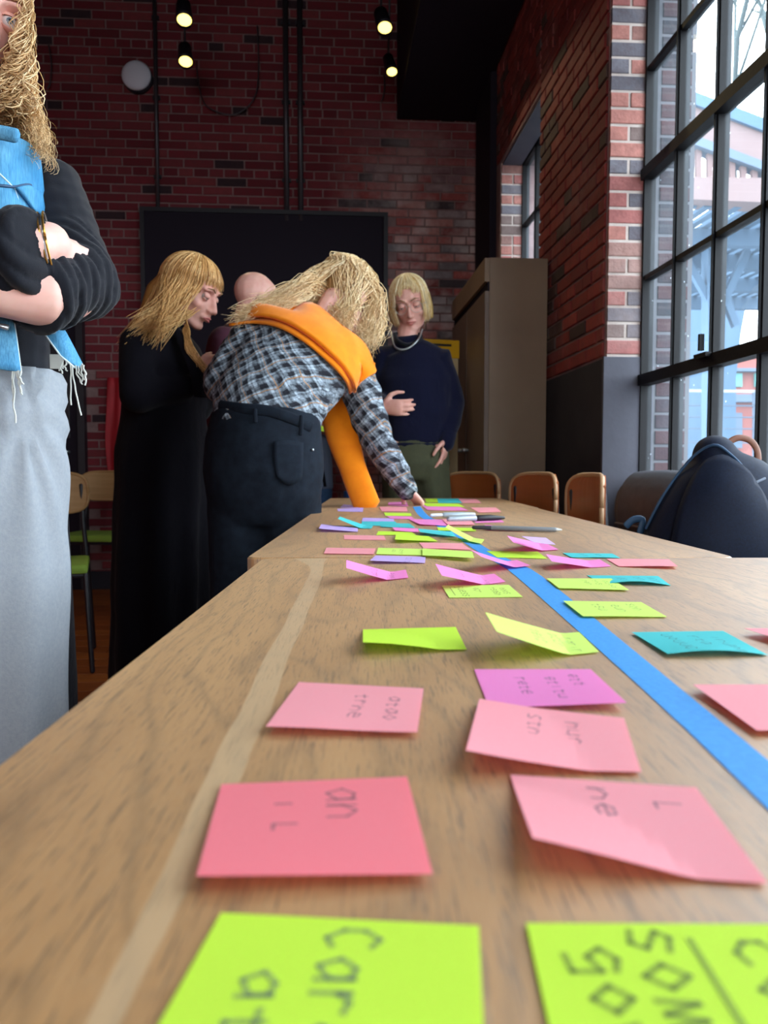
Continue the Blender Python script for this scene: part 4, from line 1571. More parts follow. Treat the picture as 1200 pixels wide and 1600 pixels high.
for k in range(26):
    l = 2.9 + k * .19
    a, b = V(l, D0 + .2, zc), V(l - .10, D0 + 5.5, zc)
    a2 = Vector((a.x, a.y, zc)); b2 = Vector((a.x - .1, a.y + 5.3, zc))
    MB().bar(a2, b2, .105, .05).obj('slat', M['out_steel'], cn)
for dd in (1.0, 2.2, 3.6, 5.0):
    MB().bar(V(2.7, D0 + dd, zc - .14), V(8.2, D0 + dd + .3, zc - .14), .16, .22).obj('cross_beam', M['out_steel'], cn)
for x, w_, d_ in ((1119, 24, 11.2), (1290, 30, 10.5)):
    vprism([(x - w_ / 2, 330), (x + w_ / 2, 330), (x + w_ / 2, 780), (x - w_ / 2, 780)], d_, d_ + .25).obj('column', M['out_steel'], cn)
for (xa, ya, xb, yb) in ((1131, 470, 1168, 392), (1108, 470, 1060, 385), (1128, 455, 1150, 510)):
    MB().bar(W(xa, ya, 11.3), W(xb, yb, 11.3), .10, .10).obj('brace', M['out_steel'], cn)

sh = empty('outbuilding', W(1100, 700, 17), 'blue-grey open shed with a pale gridded window, beyond the canopy', 'building')
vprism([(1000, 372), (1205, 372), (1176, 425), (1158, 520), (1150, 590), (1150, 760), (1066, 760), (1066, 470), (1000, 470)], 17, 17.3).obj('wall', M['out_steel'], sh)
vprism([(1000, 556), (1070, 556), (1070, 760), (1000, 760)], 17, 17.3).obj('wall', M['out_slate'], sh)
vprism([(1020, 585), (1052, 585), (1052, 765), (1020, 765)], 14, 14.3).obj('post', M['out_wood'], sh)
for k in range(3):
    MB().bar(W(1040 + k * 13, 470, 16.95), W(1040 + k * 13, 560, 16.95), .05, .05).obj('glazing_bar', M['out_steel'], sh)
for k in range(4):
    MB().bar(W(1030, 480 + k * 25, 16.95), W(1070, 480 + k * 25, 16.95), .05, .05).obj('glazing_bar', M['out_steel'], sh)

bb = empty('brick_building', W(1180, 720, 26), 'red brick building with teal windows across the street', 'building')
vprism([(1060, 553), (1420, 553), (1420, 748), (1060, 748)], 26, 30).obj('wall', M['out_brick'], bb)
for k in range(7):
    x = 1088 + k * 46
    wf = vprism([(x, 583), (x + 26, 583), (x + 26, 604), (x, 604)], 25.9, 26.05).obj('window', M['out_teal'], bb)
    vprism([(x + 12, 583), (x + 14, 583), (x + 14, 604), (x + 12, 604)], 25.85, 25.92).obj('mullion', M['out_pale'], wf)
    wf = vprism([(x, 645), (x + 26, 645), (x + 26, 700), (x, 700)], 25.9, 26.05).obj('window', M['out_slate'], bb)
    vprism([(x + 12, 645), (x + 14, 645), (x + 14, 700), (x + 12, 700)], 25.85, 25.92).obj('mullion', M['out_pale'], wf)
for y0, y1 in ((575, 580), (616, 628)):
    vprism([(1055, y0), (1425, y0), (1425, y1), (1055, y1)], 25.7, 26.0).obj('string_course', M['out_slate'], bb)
ra_ = empty('railing', W(1120, 740, 13), 'white-topped metal railing outside between the window and the brick building', 'railing')
vprism([(1040, 608), (1420, 612), (1420, 616), (1040, 612)], 13, 13.08).obj('rail', M['out_pale'], ra_)
for y in (632, 650, 668, 690):
    vprism([(1040, y), (1420, y + 3), (1420, y + 5), (1040, y + 2)], 13, 13.05).obj('rail', M['out_slate'], ra_)
for x in (1050, 1112, 1180, 1260, 1340):
    vprism([(x - 2, 610), (x + 2, 610), (x + 2, 775), (x - 2, 775)], 13, 13.06).obj('post', M['out_slate'], ra_)


def tree(base, h, label, seed, lean, rad=.11, levels=5):
    r3 = random.Random(seed)
    e = empty('bare_tree', base, label, 'tree', 'bare trees outside')
    trunk, br = MB(), MB()

    def grow(p, d, ln, r, lv):
        n = 5
        pts = [p]
        q = p.copy()
        dd = d.copy()
        for i in range(n):
            dd = (dd + Vector((r3.uniform(-1, 1), r3.uniform(-1, 1), r3.uniform(-.7, .8))) * .16).normalized()
            q = q + dd * ln / n
            pts.append(q.copy())
        rr = [r * (1 - .45 * i / n) for i in range(n + 1)]
        (trunk if lv == 0 else br).tube(pts, rr, seg=7 if lv < 2 else 4, caps=False)
        if lv >= levels:
            return
        for k in range(4 if lv else 6):
            i = r3.randint(2 if lv else 2, n)
            ax = Vector((r3.uniform(-1, 1), r3.uniform(-1, 1), r3.uniform(-.4, .7)))
            nd = (dd * .75 + ax * .75).normalized()
            grow(pts[i], nd, ln * r3.uniform(.5, .75), rr[i] * .58, lv + 1)
    grow(Vector(base), (Vector((0, 0, 1)) + Vector(lean)).normalized(), h * .45, rad, 0)
    trunk.obj('trunk', M['bark'], e, smooth=True)
    o_ = br.obj('branches', M['bark'], e, smooth=True)
    o_['kind'] = 'stuff'


def gp(px, d):
    q_ = W(px, 760, d)
    return (q_.x, q_.y, -.25)


tree(gp(1270, 17.5), 17, 'bare tree whose thin branches cross the top of the window', 4, (-.25, 0, 0), .2, 6)
tree(gp(1215, 24), 11, 'bare tree beyond the canopy, seen low in the window', 9, (.1, 0, 0), .12, 4)
#PEOPLE


# ------------------------------------------------------------------ people
def frame_m(o, fwd, up=Vector((0, 0, 1)), s=1.0):
    """local +Y looks along fwd, +Z up, +X the figure's right"""
    y = Vector(fwd).normalized()
    z = (Vector(up) - y * Vector(up).dot(y)).normalized()
    x = y.cross(z)
    return Matrix.Translation(o) @ Matrix((x, y, z)).transposed().to_4x4() @ Matrix.Scale(s, 4)


def head(mb, H, ears=True, chin=1.0, nose=1.0):
    """H: matrix whose origin is the middle of the head at eye level"""
    e = lambda c, r: mb.ell(c, r, H)
    e((0, -.018, .028), (.073, .092, .083))
    e((0, .012, .03), (.066, .072, .070))
    e((0, .028, -.028), (.056, .056, .072))
    e((0, .030, -.062), (.046, .046, .050))
    e((0, .058, -.097 * chin), (.021, .022, .018))
    for s in (-1, 1):
        mb.tube([H @ Vector((s * .052, -.002, -.052)), H @ Vector((s * .036, .034, -.085)), H @ Vector((s * .012, .06, -.1))], [.016, .015, .014], seg=10)
        e((s * .036, .052, -.032), (.020, .022, .018))
        e((s * .010, .096 * nose, -.040), (.0085, .010, .0075))
        # upper lid and brow
        mb.tube([H @ Vector((s * .014, .083, .021)), H @ Vector((s * .032, .082, .026)), H @ Vector((s * .048, .070, .020))], [.007, .0075, .006], seg=8)
        if ears:
            e((s * .073, -.010, -.012), (.009, .018, .030))
            e((s * .074, -.004, -.034), (.007, .010, .012))
    mb.tube([H @ Vector((0, .080, .012)), H @ Vector((0, .090, -.008)), H @ Vector((0, .104 * nose, -.030)), H @ Vector((0, .106 * nose, -.037))], [.0085, .0085, .0095, .011], seg=10)
    mb.tube([H @ Vector((-.022, .080, -.0655)), H @ Vector((-.008, .0885, -.0615)), H @ Vector((.008, .0885, -.0615)), H @ Vector((.022, .080, -.0655))], [.004, .0065, .0065, .004], seg=8)
    mb.tube([H @ Vector((-.018, .080, -.069)), H @ Vector((0, .0885, -.074)), H @ Vector((.018, .080, -.069))], [.004, .007, .004], seg=8)
    return mb


def face_bits(H, root, lid=.5, look=(0, 0, -.15), brow='brow_hair', small=True):
    """eyes, lids, lips and brows as children of the figure"""
    for s in (-1, 1):
        c = Vector((s * .0315, .0695, .0))
        ey = MB().ell(c, .0125, H, seg=20, rows=12).obj('eye', M['eye_white'], root, smooth=True)
        d = (Vector(look) + Vector((0, 1, 0))).normalized()
        q = H @ frame_m(c + d * .0108, d).normalized() if False else None
        ic = c + d * .0088
        mi = H @ frame_m(ic, d)
        MB().ell((0, 0, 0), (.0062, .0042, .0062), mi, seg=16, rows=8).obj('iris', M['iris'], ey, smooth=True)
        MB().ell((0, .0022, 0), (.0028, .0026, .0028), mi, seg=12, rows=8).obj('pupil', M['pupil'], ey, smooth=True)
        # lids: partial shells around the ball
        for kind in (1, -1):
            lo, hi = (math.radians(90 - 95 * lid), 95) if kind == 1 else (-95, -38)
            lo = math.degrees(lo) if kind == 1 else lo
            rows = []
            r0 = .0142
            for k in range(7):
                a = math.radians(lo + (hi - lo) * k / 6)
                rows.append([H @ (c + Vector((r0 * math.sin(b) , r0 * math.cos(b) * math.cos(a) , r0 * math.sin(a) * (math.cos(b) ** .5)))) for b in [math.radians(-78 + 156 * j / 12) for j in range(13)]])
            grid_mesh(rows, .001, sub=1).obj('eyelid', M['skin'], root, smooth=True)
        MB().tube([H @ Vector((s * .014, .0905, .0225)), H @ Vector((s * .030, .0905, .0300)), H @ Vector((s * .046, .0775, .0265))], [.0022, .003, .0014], seg=6).obj('eyebrow', M[brow], root, smooth=True)
    lp = MB().tube([H @ Vector((-.021, .0835, -.0665)), H @ Vector((-.008, .0935, -.0635)), H @ Vector((0, .0925, -.0645)), H @ Vector((.008, .0935, -.0635)), H @ Vector((.021, .0835, -.0665))], [.0015, .0032, .0028, .0032, .0015], seg=8)
    lp.tube([H @ Vector((-.018, .0835, -.0685)), H @ Vector((0, .0945, -.0735)), H @ Vector((.018, .0835, -.0685))], [.0015, .0038, .0015], seg=8)
    o = lp.obj('lips', M['lips'], root, smooth=True)


def hand(mb, w, d, palm, thumb=1, curl=.5, s=1.0, spread=.12):
    """w wrist, d direction of the hand, palm = direction the palm faces, thumb = +1/-1 side of d x palm"""
    d = Vector(d).normalized()
    n = Vector(palm)
    n = (n - d * n.dot(d)).normalized()
    x = d.cross(n) * thumb
    w = Vector(w)
    mb.tube([w - d * .01, w + d * .03 * s, w + d * .075 * s, w + d * .088 * s], [.026 * s, .035 * s, .040 * s, .037 * s], [.019 * s, .016 * s, .014 * s, .011 * s], x, seg=14)
    lens = (.072, .080, .075, .060)
    for i in range(4):
        off = (.029 - i * .0195) * s
        p = w + d * ((.085 - (.004 if i in (0,) else .0 if i < 3 else .01)) * s) + x * off
        a = 0.0
        r0 = (.0088, .0090, .0087, .0078)[i] * s
        dirv = (d + x * (1.5 - i) * spread * .7).normalized()
        pts, rr = [p - dirv * .02], [r0]
        q = p
        pts.append(q); rr.append(r0)
        for k, fr in enumerate((.45, .31, .24)):
            a += curl * (.75, .8, .5)[k]
            q = q + (dirv * math.cos(a) + n * math.sin(a)) * lens[i] * fr * s
            pts.append(q)
            rr.append(r0 * (.95, .88, .72)[k])
        mb.tube(pts, rr, seg=10)
    t0 = w + d * .022 * s + x * .026 * s
    t1 = t0 + (d * .5 + x * .75 + n * .25).normalized() * .038 * s
    t2 = t1 + (d * .8 + x * .3 + n * (.3 + curl * .3)).normalized() * .032 * s
    t3 = t2 + (d * .85 - x * .05 + n * (.3 + curl * .4)).normalized() * .026 * s
    mb.tube([t0, t1, t2, t3], [.014 * s, .0115 * s, .0098 * s, .008 * s], seg=10)


def person(name_pt, label):
    return empty('person', name_pt, label, 'person')


def lerp3(a, b, t):
    return Vector(a).lerp(Vector(b), t)


def body(mb, j, side, fem=1.0, hw=1.0):
    """j: joints in world; side: lateral unit vector toward the figure's left->right"""
    b = lambda k: j[k]
    mb.tube([b('neck0'), b('neck1')], [.050, .054], seg=14)
    mb.tube([b('hip') + Vector((0, 0, -.03)), b('hip'), b('waist'), b('chest'), b('sh')],
            [.155 * hw, .165 * hw, .13 * fem, .150 * fem, .13], [.11 * hw, .115 * hw, .095, .11, .065], side, seg=20)
    for s in ('L', 'R'):
        S, E, Wr = b('s' + s), b('e' + s), b('w' + s)
        mb.tube([lerp3(b('sh'), S, .35), S, lerp3(S, E, .5), E], [.052, .052, .046, .038], seg=14)
        mb.tube([E, lerp3(E, Wr, .3), Wr], [.038, .037, .025], seg=14)
        if 'k' + s in j:
            Hp, K, A = b('h' + s), b('k' + s), b('a' + s)
            mb.tube([Hp, lerp3(Hp, K, .5), K], [.088, .075, .055], seg=16)
            mb.tube([K, lerp3(K, A, .3), A], [.053, .052, .034], seg=14)
            mb.tube([A, A + Vector((0, 0, -.03))], [.036, .034], seg=12)


def shoe(a, d, m, root):
    d = Vector((d.x, d.y, 0)).normalized()
    p = Vector((a.x, a.y, .045))
    q = MB().tube([p - d * .05, p + d * .03, p + d * .11, p + d * .17], [.036, .042, .044, .032], [.044, .042, .032, .024], d.cross(Vector((0, 0, 1))), seg=16)
    q.obj('shoe', m, root, smooth=True)


def surf_hair(H, n, thick, phi_range, th_end, hang, seed, r=.0011, root_th=(.03, .55), wave=0.0, clump=9, length=None, c0=(0, -.012, .026), ell=(.081, .100, .090), pts=18, jitter=.006):
    """strand paths: over the skull from the crown, then hanging along hang(phi) (a list of offsets)"""
    r4 = random.Random(seed)
    out = []
    for _ in range(n):
        phi = r4.uniform(*phi_range)
        t0 = r4.uniform(*root_th)
        t1 = th_end(phi)
        rr = 1 + thick * r4.random()
        path = []
        for k in range(7):
            th = t0 + (t1 - t0) * k / 6
            path.append(H @ Vector((c0[0] + ell[0] * rr * math.sin(th) * math.sin(phi), c0[1] + ell[1] * rr * math.sin(th) * math.cos(phi), c0[2] + ell[2] * rr * math.cos(th))))
        offs = hang(phi, r4)
        tail = [path[-1] + o_ for o_ in offs]
        full = spline(path[::2] + tail, pts)
        cid = r4.randint(0, clump)
        jx, jy, jz = [Vector((r4.gauss(0, 1), r4.gauss(0, 1), r4.gauss(0, 1))) * jitter for _ in range(3)]
        m_ = len(full)
        if wave:
            ph = cid * 1.3 + r4.uniform(-.4, .4)
            for i in range(m_):
                u = i / (m_ - 1)
                amp = wave * min(1, max(0, (u - .15) * 2))
                full[i] = full[i] + Vector((math.sin(u * 15 + ph), math.cos(u * 13 + ph * 1.7), 0)) * amp
        for i in range(m_):
            u = i / (m_ - 1)
            full[i] = full[i] + jx * u * u + jy * (u * (1 - u))
        out.append(full)
    return out


RX, FW = R.copy(), FH.copy()          # camera-lateral and away directions
UP = Vector((0, 0, 1))

# ================= person A: curly-haired woman with crossed arms, left foreground
D = 1.25
A = person(V(-.70, D, 0), 'woman with curly hair and denim vest, arms crossed, cut by the left edge')
AO = A.location.copy()
cx = -.695                      # lateral centre
fwdA = (-FW + RX * .28).normalized()     # she looks toward the camera side
sideA = RX


def PA(l, d, z):
    return V(l, d, z)


HA = frame_m(Vector((0, 0, 0)), (-FW * .66 + RX * .76 - UP * .14).normalized(), (UP + RX * .30), .95)
hA = W(17, 36, 1.10) - HA @ Vector((-.0315, .076, 0))
HA = Matrix.Translation(hA) @ HA
mb = MB()
head(mb, HA, ears=False)
j = dict(neck0=hA + Vector((0, 0, -.06)) + FW * .03, neck1=PA(cx + .02, D + .01, 1.375), hip=PA(cx, D + .02, .93), waist=PA(cx, D + .01, 1.10), chest=PA(cx, D, 1.23), sh=PA(cx, D + .01, 1.335),
         sR=PA(cx - .175, D, 1.32), eR=PA(cx - .20, D - .05, 1.13), wR=W(56, 382, D - .175),
         sL=PA(cx + .155, D - .01, 1.315), eL=W(126, 442, D - .06), wL=W(-60, 458, D - .185))
body(mb, j, sideA, hw=.86)
hand(mb, j['wR'] + RX * .01, (RX * .42 + FW * .9 - UP * .12), (-RX * .8 + FW * .3), thumb=-1, curl=.1, s=.72, spread=.02)
mb.tube([W(20, 390, D - .19), W(56, 382, D - .18), W(76, 380, D - .16)], [.034, .030, .030], seg=16)
hand(mb, j['wL'], (-RX * .9 + UP * .25), (FW), thumb=1, curl=.5)
# fuller bare forearm between cuff and wrist
mb.tube([W(110, 455, D - .09), W(60, 462, D - .165), W(0, 452, D - .19), W(-50, 458, D - .19)], [.042, .043, .038, .030], seg=16)
blob('body', mb, M['skin_p'], A, voxel=.005, smooth=4, dec=.4)
face_bits(HA, A, lid=.66, look=(.32, 0, 0))

# fitted black top with pushed-up sleeves
mb = MB()
mb.tube([PA(cx, D + .02, 1.0), j['waist'], PA(cx, D - .0, 1.2), j['chest'], PA(cx, D + .01, 1.315), PA(cx, D + .01, 1.365)],
        [.135, .142, .155, .172, .155, .075], [.100, .106, .12, .135, .10, .06], sideA, seg=24)
mb.tube([PA(cx + .09, D, 1.335), j['sL'] + RX * .005, lerp3(j['sL'], j['eL'], .5), j['eL']], [.058, .062, .057, .056], seg=18)
mb.tube([PA(cx - .09, D, 1.335), j['sR'], lerp3(j['sR'], j['eR'], .5), j['eR']], [.058, .062, .055, .052], seg=18)
# left forearm: bunched sleeve from the elbow to the cuff, a stack of leaning folds
e0, e1 = W(123, 436, D - .06), W(62, 458, D - .155)
for k in range(9):
    t = k / 8
    c = e0.lerp(e1, t)
    ax = (e1 - e0).normalized() + UP * (.22 * math.sin(k * 1.7)) + FW * .1 * math.cos(k * 2.1)
    ax.normalize()
    rr = .060 - .004 * t + .003 * math.sin(k * 2.4)
    mb.tube([c - ax * .007, c + ax * .007], [rr, rr], [rr * .92, rr * .92], None, seg=20, cap_rows=2, capk=.22)
# right forearm sleeve, coming from the left edge
f0, f1 = W(-75, 430, D - .15), W(42, 392, D - .195)
for k in range(10):
    t = k / 9
    c = f0.lerp(f1, t)
    ax = ((f1 - f0).normalized() + UP * (.12 * math.sin(k * 1.9)) + FW * .12 * math.cos(k * 1.3)).normalized()
    rr = .068 - .012 * t + .003 * math.sin(k * 2.9)
    mb.tube([c - ax * .009, c + ax * .009], [rr, rr], None, None, seg=20, cap_rows=2, capk=.22)
mb.tube([j['eR'], f0], [.054, .060], seg=16)


def seg_t(c, a, b):
    ab = b - a
    t_ = (c - a).dot(ab) / ab.length_squared
    return t_, (c - (a + ab * max(0, min(1, t_)))).length


def wrinkA(c):
    w_ = 0
    for a, b, ln in ((e0, e1, 6.5), (f0, f1, 6.0)):
        t_, d_ = seg_t(c, a, b)
        if -.25 < t_ < 1.15 and d_ < .095:
            k_ = 1 - max(0, (d_ - .075) / .02)
            ph = t_ * ln * PI * 2 / 2 + 1.6 * math.sin((c.z - a.z) * 32) + 2.2 * noise.noise(c * 10)
            w_ += .0050 * k_ * (abs(math.sin(ph)) ** .7 - .55)
    return w_ + .0022 * noise.noise(Vector((c.x * 22, c.y * 22, c.z * 60))) + .0035 * noise.noise(c * 9)


topA = blob('black_top', mb, M['black_knit'], A, voxel=.0045, smooth=3, dec=1, disp=wrinkA)
tm = MB().tube([PA(cx, D + .02, .985), j['waist'], PA(cx, D - .0, 1.2), j['chest'], PA(cx, D + .01, 1.315), PA(cx, D + .01, 1.365)],
        [.150, .142, .158, .182, .175, .10], [.115, .108, .125, .142, .115, .07], sideA, seg=32)
topA_bvh = BVHTree.FromPolygons([Vector(p) for p in tm.v], tm.f)


def onA(px, py, lift, fb=D - .1):
    return onto(topA_bvh, AO, px, py, lift, fb)


def bangle(px, py, tilt, r, rr, m, k):
    c = W(px, py, D - .165)
    ax = (RX * .9 + FW * .25 + UP * (.12 + tilt)).normalized()
    s = ax.cross(UP).normalized()
    u = ax.cross(s)
    pts = [c + s * (r * 1.0 * math.cos(a)) + u * (r * 1.15 * math.sin(a)) for a in [2 * PI * i / 28 for i in range(29)]]
    MB().tube(pts, rr, seg=6, caps=False).obj('bangle', m, A, smooth=True)


for k, (px, py, t, r, m) in enumerate(((66, 383, .0, .036, 'gold'), (70, 382, .06, .037, 'gold'), (74, 381, -.04, .036, 'silver'), (77, 381, .02, .037, 'gold'))):
    bangle(px, py, t, r, .0016, M[m], k)

# long grey wrap skirt with gathers that radiate from the left hip
rows = []
nseg = 120
zs = [(1.035, .158, .122), (1.015, .160, .126), (.97, .162, .128), (.90, .160, .132), (.80, .160, .132), (.66, .157, .128), (.5, .152, .126), (.32, .150, .126), (.12, .152, .13)]
for z, a, b in zs:
    pass
mb = MB()
NR = 60
prof = []
for i in range(NR + 1):
    u = i / NR
    z = 1.04 + (.10 - 1.04) * u
    for k in range(len(zs) - 1):
        if zs[k][0] >= z >= zs[k + 1][0]:
            t = (zs[k][0] - z) / (zs[k][0] - zs[k + 1][0])
            a, b = [zs[k][q] * (1 - t) + zs[k + 1][q] * t for q in (1, 2)]
            break
    else:
        a, b = (zs[0][1], zs[0][2]) if z > 1 else (zs[-1][1], zs[-1][2])
    row = []
    for s in range(nseg):
        th = 2 * PI * s / nseg
        # angle 0 = toward the photo's right, 270deg = toward the camera
        rr = 1.0
        x = math.cos(th)
        fold = 0
        # fans leaving the knot at the hip (th ~ -25deg, z ~ .95)
        dth = (th - math.radians(325) + PI) % (2 * PI) - PI
        dz = .965 - z
        ang = math.atan2(dz, dth * a + 1e-6)
        dist = math.hypot(dz, dth * a)
        fold += .0060 * math.sin(ang * 13 + math.sin(ang * 5)) * math.exp(-dist * 3.0) * min(1, dist * 22)
        fold += .004 * math.sin(th * 9 + .7 * math.sin(z * 4)) * min(1, max(0, (.9 - z) * 2.5))
        fold += .0026 * math.sin(z * 240 + 2.2 * math.sin(th * 2)) * max(0, min(1, (z - .93) * 18))
        p = V(cx + (a + fold) * math.cos(th), D + .02 + (b + fold) * math.sin(th), z)
        row.append(p)
    prof.append(row)
vs = [p for r_ in prof for p in r_]
fs = [(i * nseg + k, (i + 1) * nseg + k, (i + 1) * nseg + (k + 1) % nseg, i * nseg + (k + 1) % nseg) for i in range(NR) for k in range(nseg)]
vs2 = [lerp3(p, V(cx, D + .02, p.z), .03) for p in vs]
n0 = len(vs)
fs += [tuple(n0 + q for q in reversed(f_)) for f_ in fs]
for k in range(nseg):
    fs.append((k, (k + 1) % nseg, n0 + (k + 1) % nseg, n0 + k))
    a_, b_ = NR * nseg + k, NR * nseg + (k + 1) % nseg
    fs.append((b_, a_, n0 + a_, n0 + b_))
MB().add(vs + vs2, fs).obj('skirt', M['skirt'], A, smooth=True)
# knot at the hip and the dark slit lining below it
MB().tube([V(cx + .128, D + .06, .84), V(cx + .129, D + .065, .5), V(cx + .128, D + .06, .14)], [.010, .016, .016], [.05, .06, .06], RX, seg=14).obj('underskirt', M['black_cloth'], A, smooth=True)
mbl = MB()
for s in (-1, 1):
    a_ = V(cx + s * .09, D + .02, .1)
    shoe(a_, -FW, M['black_cloth'], A)

# denim vest: panels laid over the top
vest = [[(-40, 205), (0, 208), (40, 222), (60, 246)], [(-45, 250), (0, 250), (44, 258), (64, 285)], [(-50, 290), (0, 300), (38, 308), (68, 330)], [(-50, 330), (0, 340), (34, 345), (66, 352)]]
def onV(x, y, lift=0.0):
    return W(x, y, D - .172 - lift + .095 * max(0, (x + 25) / 90) ** 2)


g = grid_mesh([[onV(x, y) for x, y in r_] for k, r_ in enumerate(vest)], .004, sub=4)
vo = g.obj('denim_vest', M['denim'], A, smooth=True)
# yoke seam, pocket flap, collar, lower panels
MB().tube(spline([onV(x, y, .004) for x, y in ((-30, 292), (0, 290), (22, 292), (45, 288), (64, 300))], 20), .0022, seg=6).obj('yoke_seam', M['bag_trim'], vo, smooth=True)
MB().tube(spline([onV(x, y, .004) for x, y in ((22, 292), (30, 318), (38, 342))], 12), .0012, seg=5).obj('front_seam', M['denim_edge'], vo, smooth=True)
MB().tube(spline([onV(x, y, .004) for x, y in ((-4, 268), (8, 280), (20, 292))], 12), .0012, seg=5).obj('front_seam', M['denim_edge'], vo, smooth=True)
fl_ = grid_mesh([[onV(x, y, .010) for x, y in r_] for r_ in ([(24, 293), (42, 290), (63, 302)], [(36, 308), (52, 308), (66, 322)], [(52, 330), (60, 334), (68, 342)])], .004, sub=3)
fl_.obj('pocket_flap', M['denim'], vo, smooth=True)
MB().tube(spline([W(x, y, D - .185) for x, y in ((-25, 203), (0, 207), (15, 210), (24, 212))], 10), [.010] * 10, [.006] * 10, UP, seg=10).obj('collar', M['denim'], vo, smooth=True)


def flap(name, rows, m, lift):
    return grid_mesh([[Vector(p) for p in r_] for r_ in rows], .004, sub=4).obj(name, m, A, smooth=True)


rp = flap('vest_front_panel', [[W(-60, 478, D - .135), W(-20, 482, D - .145), W(20, 490, D - .14)], [W(-60, 520, D - .14), W(-20, 525, D - .155), W(26, 530, D - .142)],
                                [W(-60, 562, D - .145), W(-20, 574, D - .16), W(33, 582, D - .145)]], M['denim'], 0)
MB().tube([W(20, 490, D - .142), W(26, 530, D - .144), W(33, 582, D - .147)], .0013, seg=5).obj('edge_stitch', M['denim_edge'], rp, smooth=True)
MB().tube([W(-2, 508, D - .160), W(12, 512, D - .158)], [.0035, .0045], [.002, .002], UP, seg=8).obj('buttonhole', M['silver'], rp, smooth=True)
lp_ = flap('vest_front_panel', [[W(58, 505, D - .10), W(76, 506, D - .095), W(94, 508, D - .08)], [W(76, 530, D - .095), W(92, 530, D - .09), W(106, 530, D - .075)],
                                 [W(95, 556, D - .09), W(108, 556, D - .085), W(118, 554, D - .07)], [W(116, 574, D - .085), W(122, 576, D - .08), W(127, 571, D - .07)]], M['denim'], 0)
MB().tube([W(58, 505, D - .103), W(76, 530, D - .098), W(95, 556, D - .093), W(116, 574, D - .088)], .0016, seg=5).obj('edge_stitch', M['denim_edge'], lp_, smooth=True)
MB().ell(W(82, 516, D - .101), (.006, .006, .006), seg=10, rows=6).obj('button', M['silver'], lp_, smooth=True)
MB().box((0, 0, 0), (.02, .002, .022), Matrix.Translation(W(78, 576, D - .06))).obj('care_tag', M['thread'], lp_)
fr_ = []
r5 = random.Random(3)
for (x0, y0, L) in ((20, 582, 45), (23, 583, 78), (26, 583, 22), (29, 583, 30), (33, 583, 18), (25, 583, 34), (96, 560, 24), (110, 573, 60), (113, 575, 74), (122, 576, 18), (126, 575, 22), (128, 572, 30), (131, 574, 20), (118, 575, 26), (98, 562, 18), (103, 566, 14)):
    x, y = x0, y0
    pts = [W(x, y - 4, D - .09 if x0 > 60 else D - .15)]
    n_ = 6
    for k in range(n_):
        x += r5.uniform(-2.5, 3.4)
        y += L / n_
        pts.append(W(x, y, D - .09 if x0 > 60 else D - .152))
    fr_.append(spline(pts, 14))
strands('frayed_threads', fr_, lambda: .0014, M['thread'], A, taper=False)['kind'] = 'stuff'

# curly hair
mb = MB()
mb.ell((0, -.035, .035), (.076, .084, .086), HA)
mb.tube([HA @ Vector((-.060, -.05, -.0)), W(6, 120, D + .02), W(12, 180, D - .02), W(26, 222, D - .07)], [.032, .032, .036, .028], seg=14)
mb.tube([HA @ Vector((.075, -.03, -.0)), HA @ Vector((.10, -.03, -.12)), HA @ Vector((.11, .0, -.24))], [.035, .04, .035], seg=14)
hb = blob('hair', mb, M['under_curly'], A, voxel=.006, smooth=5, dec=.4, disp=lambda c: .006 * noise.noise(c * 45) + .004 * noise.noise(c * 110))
paths = []
r6 = random.Random(12)
for i in range(600):
    t_ = r6.random() ** .6
    # roots around the temple; ends scattered down to the shoulder
    rx = 42 + r6.gauss(0, 4) - 6 * t_
    ry = -40 + 150 * t_ + r6.gauss(0, 10)
    ex = r6.choice((r6.uniform(-30, 30), r6.uniform(20, 62), r6.uniform(40, 84)))
    ey = 175 + max(0, (ex - 10)) * 1.0 + r6.gauss(0, 16)
    ey = min(ey, 262)
    if t_ < .45:
        mid = (12 + r6.gauss(0, 12) + 8 * t_, 95 + 35 * t_ + r6.gauss(0, 8))
    else:
        mid = (18 + r6.gauss(0, 14), 150 + r6.gauss(0, 8))
    lim = 27 if mid[1] < 100 else 16 if mid[1] < 118 else -60
    if mid[0] < lim:
        mid = (lim + abs(r6.gauss(0, 9)), mid[1])
    if ry > 10:
        rx = max(rx, 46) - max(0, (ry - 40)) * .28
    else:
        rx = max(rx, 47)
    dd = r6.uniform(-.05, .06)
    P = spline([W(rx, ry, D - .13 + dd * .4), W(*mid, D - .165 + dd * .4), W((mid[0] + ex) / 2 + 4, (mid[1] + ey) / 2, D - .06 + dd * .7), W(ex, ey, D - .115 + dd * .5)], 46)
    fr = r6.uniform(24, 46)
    am = r6.uniform(.004, .010)
    ph = r6.uniform(0, 6)
    out = []
    for k, p in enumerate(P):
        u = k / 45
        a_ = am * min(1, u * 5 + .2)
        out.append(p + RX * (a_ * math.sin(u * fr + ph)) + UP * (a_ * .7 * math.cos(u * fr + ph)) + FW * (a_ * math.cos(u * fr * .9 + ph)))
    paths.append(out)
for i in range(45):     # loose flyaway curls against the dark wall
    x = r6.uniform(22, 46)
    y = r6.uniform(20, 230)
    if y > 180:
        x += 30
    P = spline([W(x - 14, y - 8, D - .02), W(x, y, D - .02), W(x + r6.uniform(4, 18), y + r6.uniform(-8, 22), D - .02)], 20)
    ph = r6.uniform(0, 6)
    paths.append([p + RX * (.005 * math.sin(k * .55 + ph)) + UP * (.005 * math.cos(k * .55 + ph)) for k, p in enumerate(P)])
strands('curls', paths, lambda: r6.uniform(.0005, .0010), M['hair_curly'], hb)

